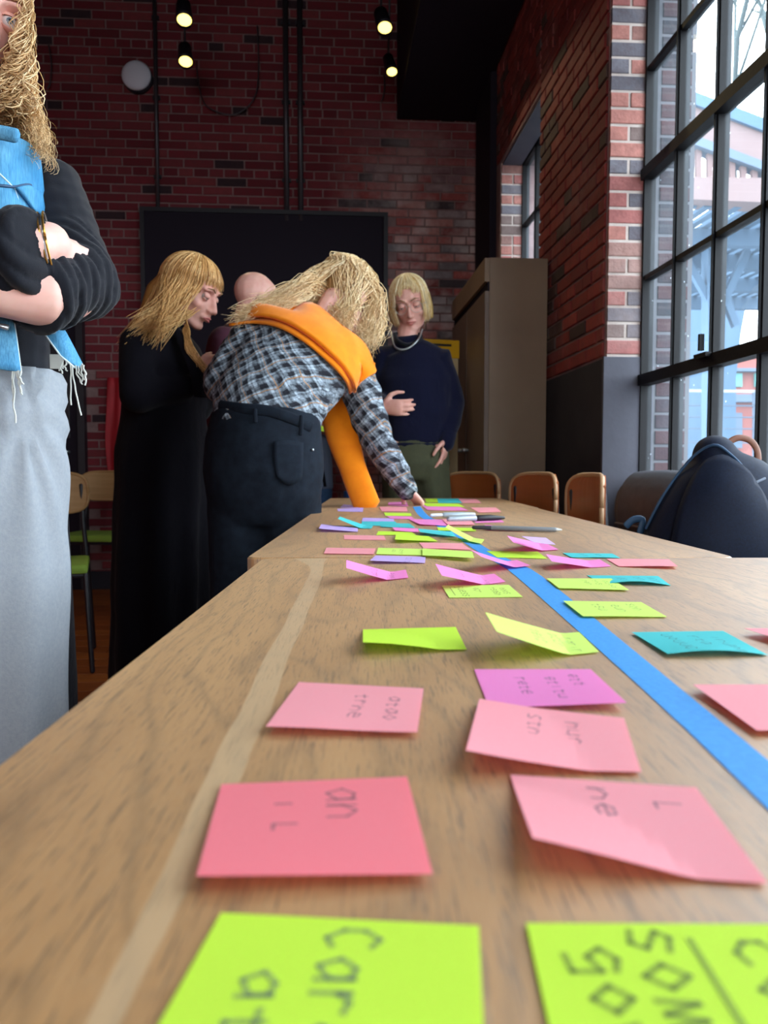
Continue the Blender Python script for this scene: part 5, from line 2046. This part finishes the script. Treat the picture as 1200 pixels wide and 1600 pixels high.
# ================= person B: long straight hair, long black dress, profile to the right
D = 2.60
Bp = person(V(-.76, D, 0), 'woman in a long black dress with long straight blonde hair, in profile')
fwd = (RX * .97 - FW * .22).normalized()
side = fwd.cross(UP).normalized()
hB = W(300, 455, D)
HB = frame_m(hB, (fwd - UP * .42), UP)
mb = MB()
head(mb, HB, nose=.97)
C = W(250, 540, D)
j = dict(neck0=HB @ Vector((0, -.03, -.05)), neck1=W(262, 520, D), hip=W(258, 705, D), waist=W(256, 640, D), chest=W(262, 575, D), sh=W(256, 528, D),
         sR=W(254, 552, D) + side * .15, eR=W(262, 625, D) + side * .19, wR=W(318, 606, D) + side * .09,
         sL=W(256, 552, D) - side * .15, eL=W(270, 630, D) - side * .18, wL=W(318, 600, D) - side * .07,
         hR=W(258, 720, D) + side * .08, kR=V(-.77, D - .05, .48), aR=V(-.80, D - .06, .09),
         hL=W(262, 720, D) - side * .08, kL=V(-.73, D + .08, .48), aL=V(-.74, D + .10, .09))
body(mb, j, side, .9)
hand(mb, j['wR'], (fwd * .6 + UP * .7), (-side), thumb=1, curl=.6, s=.9)
hand(mb, j['wL'], (fwd * .6 + UP * .6), (side), thumb=-1, curl=.6, s=.9)
blob('body', mb, M['skin'], Bp, voxel=.0055, smooth=3, dec=.4)
face_bits(HB, Bp, lid=1.12, look=(0, 0, -.5))
mb = MB()
DQ = D
mb.tube([W(264, 507, D), W(260, 518, D), W(258, 542, D), W(264, 575, D), W(257, 640, D), W(256, 705, D), W(255, 800, D), W(253, 950, D), W(252, 1105, D)],
        [.060, .115, .172, .180, .155, .175, .19, .20, .21], [.060, .075, .10, .125, .135, .150, .150, .150, .150], side, seg=28)
for s, a_, b_, c_ in ((1, 'sR', 'eR', 'wR'), (-1, 'sL', 'eL', 'wL')):
    mb.tube([j[a_] - side * s * .10 + UP * .02, j[a_], lerp3(j[a_], j[b_], .5), j[b_]], [.066, .066, .060, .056], seg=16)
    mb.tube([j[b_], lerp3(j[b_], j[c_], .5), lerp3(j[b_], j[c_], .86)], [.056, .050, .044], seg=16)


def foldsB(c):
    a = math.atan2((c - V(-.76, DQ, 0)).dot(FW), (c - V(-.76, DQ, 0)).dot(RX))
    k = max(0, min(1, (1.05 - c.z) * 2))
    return .008 * k * math.sin(a * 9 + .8 * math.sin(c.z * 3)) + .006 * noise.noise(c * 9)


blob('long_dress', mb, M['black_cloth'], Bp, voxel=.008, smooth=5, dec=.5, disp=foldsB)
# open collar edge and front drape
g = grid_mesh([[W(268, 505, D - .10), W(276, 512, D - .12), W(286, 520, D - .10)], [W(280, 540, D - .15), W(294, 545, D - .15), W(304, 552, D - .11)],
               [W(296, 580, D - .16), W(310, 582, D - .15), W(322, 588, D - .10)], [W(304, 620, D - .15), W(318, 622, D - .14), W(330, 622, D - .09)]], .006)
g.obj('lapel', M['black_cloth'], Bp, smooth=True)
shoe(j['aR'], fwd, M['black_cloth'], Bp)
shoe(j['aL'], fwd, M['black_cloth'], Bp)
# hair
mb = MB()
mb.ell((0, -.018, .030), (.080, .097, .088), HB)
mb.tube([HB @ Vector((0, -.06, .02)), HB @ Vector((0, -.105, -.06)), W(232, 498, D - .03), W(206, 520, D - .03)], [.075, .075, .06, .03], [.05, .045, .03, .015], side, seg=18)
mb.tube([HB @ Vector((.062, -.01, .02)), HB @ Vector((.070, -.015, -.06)), HB @ Vector((.066, -.04, -.11))], [.035, .035, .02], [.02, .022, .012], fwd, seg=12)
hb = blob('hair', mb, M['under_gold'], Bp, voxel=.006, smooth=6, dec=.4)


def hangB(phi, r4):
    # phi>0: her right side (toward the camera); |phi| near pi: back
    if abs(phi) < .85:
        k = r4.uniform(.015, .045)
        return [fwd * .008 - UP * k * .6, fwd * .002 - UP * k * 1.3]
    f_ = r4.uniform(0, 1)
    tgt = W(184 + 56 * f_ + r4.gauss(0, 4), 536 - 24 * f_ + r4.gauss(0, 10), D - .02) + side * (.16 * (math.sin(phi) if abs(phi) < PI else 0)) * .7
    if 0 < phi < 1.55 and r4.random() < .5:
        tgt = W(r4.uniform(222, 262), r4.uniform(505, 525), D) + side * .12
    return [('abs', tgt)]


def surf2(H, n, phi_range, th_end, target, seed, thick=.03, jitter=.006, pts=18, ell=(.083, .102, .092), root=(.03, .5), mid=None, wave=0):
    r4 = random.Random(seed)
    out = []
    for _ in range(n):
        phi = r4.uniform(*phi_range)
        t0, t1 = r4.uniform(*root), th_end(phi)
        rr = 1 + thick * r4.random()
        path = [H @ Vector((ell[0] * rr * math.sin(th) * math.sin(phi), -.018 + ell[1] * rr * math.sin(th) * math.cos(phi), .03 + ell[2] * rr * math.cos(th))) for th in [t0 + (t1 - t0) * k / 3 for k in range(4)]]
        tail = target(phi, r4, path[-1])
        full = spline(path + tail, pts)
        j1, j2 = [Vector((r4.gauss(0, 1), r4.gauss(0, 1), r4.gauss(0, 1))) * jitter for _ in range(2)]
        ph = r4.randint(0, 8) * .9 + r4.uniform(-.3, .3)
        m_ = len(full)
        for i in range(m_):
            u = i / (m_ - 1)
            am = wave * max(0, min(1, (u - .3) * 2))
            full[i] = full[i] + j1 * u * u + j2 * u * (1 - u) + RX * (am * math.sin(u * 12 + ph)) + FW * (am * math.cos(u * 11 + ph))
        out.append(full)
    return out


def tB(phi, r4, last):
    if abs(phi) < .8:
        k = r4.uniform(.0, .02)
        return [last + (HB.to_3x3() @ Vector((0, .0, -1))) * (.012 + k) + fwd * .002]
    f_ = r4.random()
    dk_ = (.14 + .08 * f_ + .02 * r4.random()) if r4.random() < .7 else .0
    tgt = W(188 + 66 * f_ + r4.gauss(0, 3), 544 - 34 * f_ + r4.gauss(0, 9), D - dk_)
    if .8 < phi < 1.7:
        tgt = W(r4.uniform(200, 258), r4.uniform(495, 540), D - .2)
    m_ = last.lerp(tgt, .5) + fwd * .006 - UP * .012
    return [m_, tgt]


ps = surf2(HB, 1300, (-PI, PI), lambda p: 1.22 if abs(p) < .8 else 1.75, tB, 21)
# one lock falling in front of the shoulder
for _ in range(60):
    ps.append(spline([HB @ Vector((.068, .01, .0)), W(292, 500, D - .11), W(290 + rnd.gauss(0, 3), 520, D - .14), W(300 + rnd.gauss(0, 3), 550, D - .17), W(322 + rnd.gauss(0, 4), 576 + rnd.gauss(0, 4), D - .15)], 18))
strands('hair_strands', ps, .0016, M['hair_gold'], hb)

# ================= person D: bald man behind
D = 3.30
Dp = person(V(-.60, D, 0), 'bald man in a maroon shirt behind the bending woman')
hD = W(402, 470, D)
fwd = (RX * .8 + FW * .55).normalized()
side = fwd.cross(UP).normalized()
HD = frame_m(hD, fwd - UP * .3, UP, 1.02)
mb = MB()
head(mb, HD)
j = dict(neck0=HD @ Vector((0, -.03, -.06)), neck1=W(385, 512, D), hip=W(370, 660, D), waist=W(368, 620, D), chest=W(372, 565, D), sh=W(378, 526, D),
         sR=W(350, 535, D - .12), eR=W(335, 585, D - .05), wR=W(370, 590, D - .18), sL=W(405, 535, D + .15), eL=W(415, 590, D + .18), wL=W(420, 600, D + .02),
         hR=W(352, 690, D), kR=W(335, 800, D), aR=W(326, 1020, D), hL=W(385, 690, D + .05), kL=W(385, 800, D + .05), aL=W(385, 1020, D + .05))
j['kR'].z = j['kL'].z = .5
j['aR'].z = j['aL'].z = .09
body(mb, j, side, 1.1)
hand(mb, j['wR'], fwd, -UP, thumb=1, curl=.6)
hand(mb, j['wL'], fwd, -UP, thumb=-1, curl=.6)
blob('body', mb, M['skin'], Dp, voxel=.0065, smooth=3, dec=.4)
face_bits(HD, Dp, lid=.7)
mb = MB()
mb.tube([W(384, 508, D), W(378, 524, D), W(372, 565, D), W(368, 620, D), W(370, 665, D)], [.07, .185, .20, .18, .18], [.065, .09, .125, .12, .125], side, seg=22)
for a_, b_, c_ in (('sR', 'eR', 'wR'), ('sL', 'eL', 'wL')):
    mb.tube([j[a_], lerp3(j[a_], j[b_], .5), j[b_]], [.068, .062, .056], seg=14)
    mb.tube([j[b_], lerp3(j[b_], j[c_], .8)], [.055, .045], seg=14)
blob('shirt', mb, M['maroon'], Dp, voxel=.009, smooth=4, dec=.4, disp=lambda c: .006 * noise.noise(c * 10))
mb = MB()
mb.tube([W(370, 650, D), W(370, 690, D)], [.175, .18], [.12, .12], side, seg=20)
for s in 'RL':
    mb.tube([j['h' + s], lerp3(j['h' + s], j['k' + s], .5), j['k' + s], lerp3(j['k' + s], j['a' + s], .9)], [.10, .088, .072, .065], seg=16)
blob('jeans', mb, M['jeans_blue'], Dp, voxel=.009, smooth=4, dec=.4, disp=lambda c: .005 * noise.noise(c * 12))
shoe(j['aR'], fwd, M['black_cloth'], Dp)
shoe(j['aL'], fwd, M['black_cloth'], Dp)

# ================= person F: mostly hidden, grey shirt and lanyard, holding lime notes
D = 3.95
Fp = person(V(-.46, D, 0), 'person in grey shirt and lanyard, seen between plaid shirt and orange sleeve')
fwd = (-FW + RX * .1).normalized()
side = RX
HF = frame_m(W(470, 545, D), fwd - UP * .3, UP)
mb = MB()
head(mb, HF)
j = dict(neck0=HF @ Vector((0, -.03, -.06)), neck1=W(468, 590, D), hip=W(468, 745, D), waist=W(468, 700, D), chest=W(468, 640, D), sh=W(468, 600, D),
         sR=W(418, 608, D), eR=W(412, 680, D), wR=W(470, 676, D - .2), sL=W(515, 608, D), eL=W(520, 672, D - .02), wL=W(498, 668, D - .2),
         hR=W(445, 765, D), kR=V(-.52, D, .45), aR=V(-.52, D, .09), hL=W(492, 765, D), kL=V(-.37, D, .45), aL=V(-.37, D, .09))
body(mb, j, side)
hand(mb, j['wR'], RX - FW * .3, UP, thumb=-1, curl=.5)
hand(mb, j['wL'], RX * .7 - FW * .4 - UP * .2, UP, thumb=1, curl=.5)
blob('body', mb, M['skin'], Fp, voxel=.0065, smooth=3, dec=.35)
mb = MB()
mb.ell((0, -.02, .03), (.085, .10, .095), HF)
blob('hair', mb, M['brow_hair'], Fp, voxel=.01, smooth=4, dec=.5)
mb = MB()
mb.tube([W(468, 588, D), W(468, 602, D), W(468, 640, D), W(468, 700, D), W(468, 762, D)], [.07, .165, .175, .165, .175], [.065, .09, .115, .115, .12], side, seg=22)
for a_, b_, c_ in (('sR', 'eR', 'wR'), ('sL', 'eL', 'wL')):
    mb.tube([j[a_], lerp3(j[a_], j[b_], .5), j[b_]], [.060, .052, .046], seg=14)
    mb.tube([j[b_], lerp3(j[b_], j[c_], .35)], [.046, .042], seg=14)
blob('shirt', mb, M['grey_shirt'], Fp, voxel=.009, smooth=4, dec=.4, disp=lambda c: .006 * noise.noise(c * 10))
mb = MB()
mb.tube([W(468, 755, D), W(468, 780, D)], [.16, .165], [.115, .115], side, seg=20)
for s in 'RL':
    mb.tube([j['h' + s], j['k' + s], j['a' + s] + UP * .05], [.095, .07, .062], seg=16)
blob('jeans', mb, M['jeans_blue'], Fp, voxel=.01, smooth=4, dec=.4)
shoe(j['aR'], fwd, M['black_cloth'], Fp)
shoe(j['aL'], fwd, M['black_cloth'], Fp)
MB().tube([W(478, 598, D - .10), W(488, 640, D - .135), W(496, 690, D - .135), W(501, 715, D - .14), W(508, 760, D - .135)], [.008] * 5, [.002] * 5, RX, seg=8).obj('lanyard', M['black_cloth'], Fp, smooth=True)
MB().box((-.026, -.006, -.017), (.026, 0, .017), Matrix.Translation(W(497, 714, D - .145))).obj('badge', M['red_cloth'], Fp, bevel=.004)
MB().box((-.018, -.008, -.014), (.018, -.002, .014), Matrix.Translation(W(497, 714, D - .148)) @ Matrix.Rotation(.5, 4, 'Y')).obj('badge_reel', PAPER['R'][1], Fp, bevel=.004)
o = MB().box((-.038, -.038, 0), (.038, .038, .022), Matrix.Translation(W(510, 672, D - .27)) @ Matrix.Rotation(.3, 4, 'Z') @ Matrix.Rotation(.25, 4, 'X')).obj('note_pad', PAPER['L'][1], bevel=.002)
tag(o, 'lime sticky note pad held by the person in the grey shirt', 'sticky note')

# ================= person E: platinum bob, glasses, navy sweater, facing the camera
D = 3.60
Ep = person(V(.17, D, 0), 'person in a navy sweater with short platinum hair and glasses')
hE = W(640, 474, D)
fwd = (-FW * .95 + RX * .02).normalized()
side = fwd.cross(UP).normalized()          # her right (photo left)
HE = frame_m(hE, fwd - UP * .38 - RX * .10, UP - RX * .13, 1.08)
mb = MB()
head(mb, HE)
j = dict(neck0=HE @ Vector((0, -.03, -.06)), neck1=W(636, 528, D), hip=W(648, 700, D), waist=W(646, 650, D), chest=W(646, 598, D), sh=W(646, 562, D),
         sR=W(600, 554, D + .02), eR=W(588, 634, D + .02), wR=W(596, 636, D - .22), sL=W(684, 562, D + .01), eL=W(704, 630, D + .03), wL=W(697, 688, D - .06),
         hR=W(628, 715, D), kR=V(.08, D + .02, .50), aR=V(.07, D + .03, .09), hL=W(668, 715, D), kL=V(.26, D + .02, .50), aL=V(.26, D + .03, .09))
body(mb, j, -side)
hand(mb, j['wL'] + UP * .01, (-UP * .95 - RX * .12 - FW * .1), (-RX + FW * .3), thumb=-1, curl=.30, s=.98, spread=.10)
hand(mb, j['wR'], (RX * .8 - FW * .25 - UP * .05), (UP * .2 + FW), thumb=1, curl=.55, s=.98, spread=.06)
blob('body', mb, M['skin'], Ep, voxel=.0048, smooth=3, dec=.45)
face_bits(HE, Ep, lid=1.10, look=(0, 0, -.4))
# round wire glasses
for s in (-1, 1):
    c = Vector((s * .033, .098, -.004))
    MB().tube([HE @ (c + Vector((.0245 * math.cos(a), -.006 * abs(math.cos(a)) ** 2 * (1 if s * math.cos(a) > 0 else 0), .0225 * math.sin(a)))) for a in [2 * PI * k / 24 for k in range(25)]], .0012, seg=6, caps=False).obj('glasses_rim', M['glasses'], Ep, smooth=True)
    MB().tube([HE @ Vector((s * .0575, .090, .002)), HE @ Vector((s * .074, .05, .002)), HE @ Vector((s * .078, -.005, .002))], .0012, seg=6).obj('glasses_temple', M['glasses'], Ep, smooth=True)
MB().tube([HE @ Vector((-.009, .099, .002)), HE @ Vector((0, .103, .006)), HE @ Vector((.009, .099, .002))], .0012, seg=6).obj('glasses_bridge', M['glasses'], Ep, smooth=True)
mb = MB()
mb.tube([W(638, 543, D), W(643, 553, D), W(647, 595, D), W(648, 650, D), W(649, 694, D)], [.078, .145, .180, .182, .150], [.072, .088, .125, .13, .115], RX, seg=26)
for a_, b_, c_ in (('sR', 'eR', 'wR'), ('sL', 'eL', 'wL')):
    mb.tube([lerp3(W(646, 562, D), j[a_], .5), j[a_], lerp3(j[a_], j[b_], .5), j[b_]], [.06, .072, .070, .066], seg=16)
    mb.tube([j[b_], lerp3(j[b_], j[c_], .5), lerp3(j[b_], j[c_], .88)], [.066, .060, .045], seg=16)
sw = blob('sweater', mb, M['navy_knit'], Ep, voxel=.007, smooth=4, dec=.5, disp=lambda c: .007 * noise.noise(Vector((c.x * 9, c.y * 9, c.z * 14))))
MB().tube([W(648, 694, D), W(648, 700, D)], [.152, .150], [.118, .116], RX, seg=26).obj('waistband', M['navy_knit'], sw, smooth=True)
cu = lerp3(j['eL'], j['wL'], .86)
dv = (j['wL'] - j['eL']).normalized()
MB().tube([cu, cu + dv * .045], [.046, .040], seg=18).obj('cuff', M['navy_knit'], sw, smooth=True)
MB().tube(spline([W(617, 522, D - .03), W(622, 533, D - .08), W(637, 539, D - .095), W(652, 533, D - .08), W(657, 524, D - .03), W(640, 519, D + .06), W(617, 522, D - .03)], 30), .009, seg=8).obj('neckband', M['black_knit'], sw, smooth=True)
MB().tube(spline([W(612, 520, D - .03), W(616, 540, D - .10), W(626, 546, D - .115), W(640, 543, D - .115), W(654, 530, D - .10), W(660, 515, D - .03)], 26), .0045, seg=6).obj('necklace', M['silver'], Ep, smooth=True)
mb = MB()
mb.tube([W(648, 676, D), W(648, 725, D), W(648, 745, D)], [.150, .168, .15], [.11, .125, .11], RX, seg=22)
for s in 'RL':
    mb.tube([j['h' + s], lerp3(j['h' + s], j['k' + s], .5), j['k' + s], lerp3(j['k' + s], j['a' + s], .92)], [.098, .090, .080, .078], seg=16)
blob('trousers', mb, M['olive'], Ep, voxel=.009, smooth=4, dec=.4, disp=lambda c: .007 * noise.noise(Vector((c.x * 14, c.y * 14, c.z * 6))))
shoe(j['aR'], fwd, M['black_cloth'], Ep)
shoe(j['aL'], fwd, M['black_cloth'], Ep)
mb = MB()
mb.ell((0, -.018, .030), (.080, .095, .088), HE)
for s in (-1, 1):
    mb.tube([HE @ Vector((s * .075, -.02, .03)), HE @ Vector((s * .082, -.012, -.03)), HE @ Vector((s * .083, -.01, -.07))], [.040, .038, .028], [.018, .018, .012], HE.to_3x3() @ Vector((0, 1, 0)), seg=14)
mb.tube([HE @ Vector((0, -.08, .0)), HE @ Vector((0, -.08, -.07))], [.065, .05], [.03, .025], HE.to_3x3() @ Vector((1, 0, 0)), seg=14)
hb = blob('hair', mb, M['under_platinum'], Ep, voxel=.006, smooth=6, dec=.4)


def tE(phi, r4, last):
    dn = HE.to_3x3() @ Vector((0, 0, -1))
    out = (last - hE).normalized()
    if abs(phi) < .75:
        return [last + dn * r4.uniform(.006, .024)]
    L = r4.uniform(.075, .105)
    sgn = 1 if phi < 0 else -1
    ins = HE.to_3x3() @ Vector((sgn * .012, .0, 0))
    return [last + dn * L * .5 + out * .006, last + dn * L + ins * .5]


strands('hair_strands', surf2(HE, 800, (-PI, PI), lambda p: .98 if abs(p) < .28 else 1.20 if abs(p) < .75 else 1.7, tE, 5, pts=14, jitter=.005), .0018, M['hair_platinum'], hb)

# ================= person C: bending over the tables in a plaid shirt, orange sweater on the shoulders
DH = 2.22
Cp = person(V(-.36, DH, 0), 'woman in plaid shirt and black jeans bending over the table, orange sweater on her shoulders')
fwdC = (FW * .86 + RX * .5).normalized()
sideC = fwdC.cross(UP).normalized()        # her right
hC = W(543, 468, 2.60)
HC = frame_m(hC, (fwdC * .8 - UP * .62 + RX * .1), UP + fwdC * .5, 1.03)
mb = MB()
head(mb, HC)
j = dict(neck0=HC @ Vector((0, -.04, -.05)), neck1=W(497, 520, 2.47), hip=W(415, 695, DH), waist=W(418, 640, DH + .02), chest=W(455, 580, DH + .17), sh=W(485, 535, DH + .25),
         sL=W(392, 525, 2.40), eL=W(345, 600, 2.27), wL=W(352, 572, 2.48), sR=W(556, 590, 2.45), eR=W(590, 690, 2.52), wR=W(634, 762, 2.68),
         hR=W(447, 720, DH + .02), kR=V(-.27, DH + .02, .48), aR=V(-.27, DH - .02, .09), hL=W(380, 715, DH + .02), kL=V(-.43, DH + .0, .48), aL=V(-.45, DH - .03, .09))
spineside = (j['sR'] - j['sL']).normalized()
mb.tube([j['neck0'], j['neck1']], .05, seg=12)
mb.tube([W(415, 720, DH), j['hip'], j['waist'], j['chest'], j['sh']], [.140, .145, .125, .150, .13], [.10, .10, .09, .10, .065], spineside, seg=20)
for s in 'LR':
    S, E_, Wr = j['s' + s], j['e' + s], j['w' + s]
    mb.tube([lerp3(j['sh'], S, .3), S, lerp3(S, E_, .5), E_], [.052, .052, .046, .038], seg=14)
    mb.tube([E_, lerp3(E_, Wr, .3), Wr], [.038, .037, .026], seg=14)
    mb.tube([j['h' + s], lerp3(j['h' + s], j['k' + s], .5), j['k' + s]], [.090, .078, .056], seg=16)
    mb.tube([j['k' + s], lerp3(j['k' + s], j['a' + s], .3), j['a' + s]], [.053, .052, .034], seg=14)
hand(mb, j['wR'], (RX * .45 - UP * .5 + FW * .25), (-UP), thumb=1, curl=.75, s=.9, spread=.05)
hand(mb, j['wL'], (FW * .6 + UP * .5), (RX), thumb=-1, curl=.6, s=.95)
blob('body', mb, M['skin_p'], Cp, voxel=.0052, smooth=3, dec=.4)
face_bits(HC, Cp, lid=.8)
# a bright pink note pinched under the fingers
# shirt
mb = MB()
mb.tube([W(418, 668, DH), W(417, 640, DH + .01), W(433, 605, DH + .08), W(457, 570, DH + .17), W(476, 540, DH + .23), W(488, 522, DH + .27)],
        [.158, .160, .172, .190, .175, .10], [.122, .125, .132, .128, .095, .06], spineside, seg=28)
for s in 'LR':
    S, E_, Wr = j['s' + s], j['e' + s], j['w' + s]
    mb.tube([lerp3(j['sh'], S, .6), S, lerp3(S, E_, .5), E_], [.066, .068, .062, .055], seg=16)
    mb.tube([E_, lerp3(E_, Wr, .5), lerp3(E_, Wr, .93)], [.055, .050, .040], seg=16)


def foldsC(c):
    return .006 * noise.noise(Vector((c.x * 13, c.y * 13, c.z * 26))) + .004 * noise.noise(c * 34)


shirt = blob('plaid_shirt', mb, M['plaid'], Cp, voxel=.007, smooth=3, dec=.6, disp=foldsC)
sh_bvh = BVHTree.FromObject(shirt, bpy.context.evaluated_depsgraph_get())


def onC(px, py, lift, fb=2.4):
    return onto(sh_bvh, None, px, py, lift, fb)


cu = lerp3(j['eR'], j['wR'], .88)
dv = (j['wR'] - j['eR']).normalized()
MB().tube([cu, cu + dv * .04], [.041, .038], seg=18).obj('cuff', M['plaid'], shirt, smooth=True)
# ragged hem over the waistband
rows = [[W(x, y, DH - .118 + .02 * abs(x - 415) / 80) for x, y in r_] for r_ in
        ([(345, 628), (385, 632), (425, 636), (460, 645), (492, 660)], [(348, 640), (385, 640), (425, 641), (462, 658), (494, 672)], [(352, 648), (388, 646), (425, 646), (464, 668), (493, 686)])]
# jeans
mb = MB()
mb.tube([W(416, 648, DH), W(414, 690, DH), W(412, 735, DH), W(412, 775, DH), W(412, 810, DH)], [.156, .170, .176, .168, .14], [.128, .142, .142, .125, .10], RX, seg=26)
for s in 'RL':
    mb.tube([j['h' + s], lerp3(j['h' + s], j['k' + s], .5), j['k' + s], lerp3(j['k' + s], j['a' + s], .93)], [.102, .096, .078, .066], seg=18)
jn = blob('jeans', mb, M['jeans_black'], Cp, voxel=.008, smooth=5, dec=.5, disp=lambda c: .004 * noise.noise(c * 16))
jn_bvh = BVHTree.FromObject(jn, bpy.context.evaluated_depsgraph_get())


def onJ(px, py, lift):
    return onto(jn_bvh, None, px, py, lift, DH - .1)


MB().tube(spline([onJ(x, y, .004) for x, y in ((345, 636), (380, 640), (420, 644), (455, 654), (484, 668))], 22), [.016] * 22, [.005] * 22, UP, seg=8).obj('waistband', M['jeans_black'], jn, smooth=True)
for x, y in ((467, 662), (400, 642)):
    MB().tube([onJ(x, y - 10, .012), onJ(x, y + 4, .014), onJ(x, y + 18, .008)], [.006] * 3, [.003] * 3, RX, seg=8).obj('belt_loop', M['jeans_black'], jn, smooth=True)
pk = grid_mesh([[onJ(x, y, .005) for x, y in r_] for r_ in ([(428, 690), (448, 688), (472, 692)], [(428, 720), (449, 722), (472, 720)], [(432, 745), (450, 758), (470, 748)])], .003)
pk.obj('back_pocket', M['jeans_black'], jn, smooth=True)
MB().ell(onJ(487, 703, .004), .004, seg=8, rows=6).obj('rivet', M['silver'], jn, smooth=True)
shoe(j['aR'], fwdC, M['black_cloth'], Cp)
shoe(j['aL'], fwdC, M['black_cloth'], Cp)
# orange sweater: two layers over the back, one sleeve hanging to the table
top = [(364, 496), (392, 478), (428, 462), (470, 452), (505, 462), (540, 500), (566, 540), (586, 574)]
bot = [(366, 506), (398, 503), (440, 512), (478, 534), (505, 556), (524, 575), (538, 592), (548, 604)]
rows = []
for k in range(5):
    t = k / 4
    rows.append([onC(a[0] * (1 - t) + b[0] * t, a[1] * (1 - t) + b[1] * t, .020 + .012 * math.sin(PI * t)) for a, b in zip(top, bot)])
o1 = grid_mesh(rows, .012, sub=4).obj('orange_sweater', M['orange_knit'], Cp, smooth=True)
bot2 = [(x - 3, y + 7) for x, y in bot]
rows = []
for k in range(3):
    t = k / 2
    rows.append([onC(a[0] * (1 - t) + b[0] * t, a[1] * (1 - t) + b[1] * t, .012) for a, b in zip(top, bot2)])
grid_mesh(rows, .008, sub=4).obj('lower_layer', M['orange_knit'], o1, smooth=True)
sl = spline([W(520, 600, 2.50), W(527, 640, 2.52), W(538, 690, 2.53), W(556, 745, 2.54), W(574, 791, 2.545)], 16)
MB().tube(sl, [.045 + .012 * math.sin(PI * min(1, k / 10)) for k in range(16)], [.022] * 16, RX, seg=20, cap_rows=1).obj('hanging_sleeve', M['orange_knit'], o1, smooth=True)
# wavy hair
mb = MB()
mb.ell((0, -.018, .030), (.086, .100, .092), HC)
mb.tube([HC @ Vector((0, -.05, .03)), W(535, 472, 2.54), W(540, 500, 2.52)], [.055, .045, .02], [.03, .025, .012], RX, seg=16)
mb.tube([HC @ Vector((.07, .0, .02)), W(578, 480, 2.60), W(575, 515, 2.60)], [.03, .026, .014], [.02, .018, .012], FW, seg=14)
mb.tube([HC @ Vector((-.06, -.05, .03)), W(482, 448, 2.52), W(452, 470, 2.47)], [.034, .026, .012], [.022, .018, .01], FW, seg=14)
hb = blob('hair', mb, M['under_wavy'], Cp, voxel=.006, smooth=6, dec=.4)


def tC(phi, r4, last):
    q = r4.random()
    lx = (last - CAM).dot(RX)
    if phi < -.3 or (abs(phi) > 2.6 and q < .45):       # her left, falls over the shoulder to the photo's left
        e_ = r4.random()
        return [W(490 - 30 * e_, 438 + 26 * e_ + r4.gauss(0, 8), 2.47), W(455 - 55 * e_ + r4.gauss(0, 8), 462 + 28 * e_ + r4.gauss(0, 8), 2.40 - .02 * e_),
                W(430 - 62 * e_ + r4.gauss(0, 8), 476 + 22 * e_ + r4.gauss(0, 6), 2.37 - .04 * e_)]
    if phi > .3 and q < .8:                              # her right, hangs straight beside the face
        return [W(588 + r4.gauss(0, 5), 470 + r4.gauss(0, 8), 2.57), W(582 + r4.gauss(0, 9), 512 + r4.gauss(0, 8), 2.56), W(572 + r4.gauss(0, 9), 532 + r4.gauss(0, 10), 2.54)]
    return [W(540 + r4.gauss(0, 10), 480, 2.48), W(536 + r4.gauss(0, 12), 510 + r4.gauss(0, 8), 2.42)]


strands('hair_strands', surf2(HC, 1900, (-PI, PI), lambda p: 1.45, tC, 8, ell=(.092, .108, .100), jitter=.010, pts=22, wave=.007, thick=.04, root=(.0, .9)), .0015, M['hair_wavy'], hb)
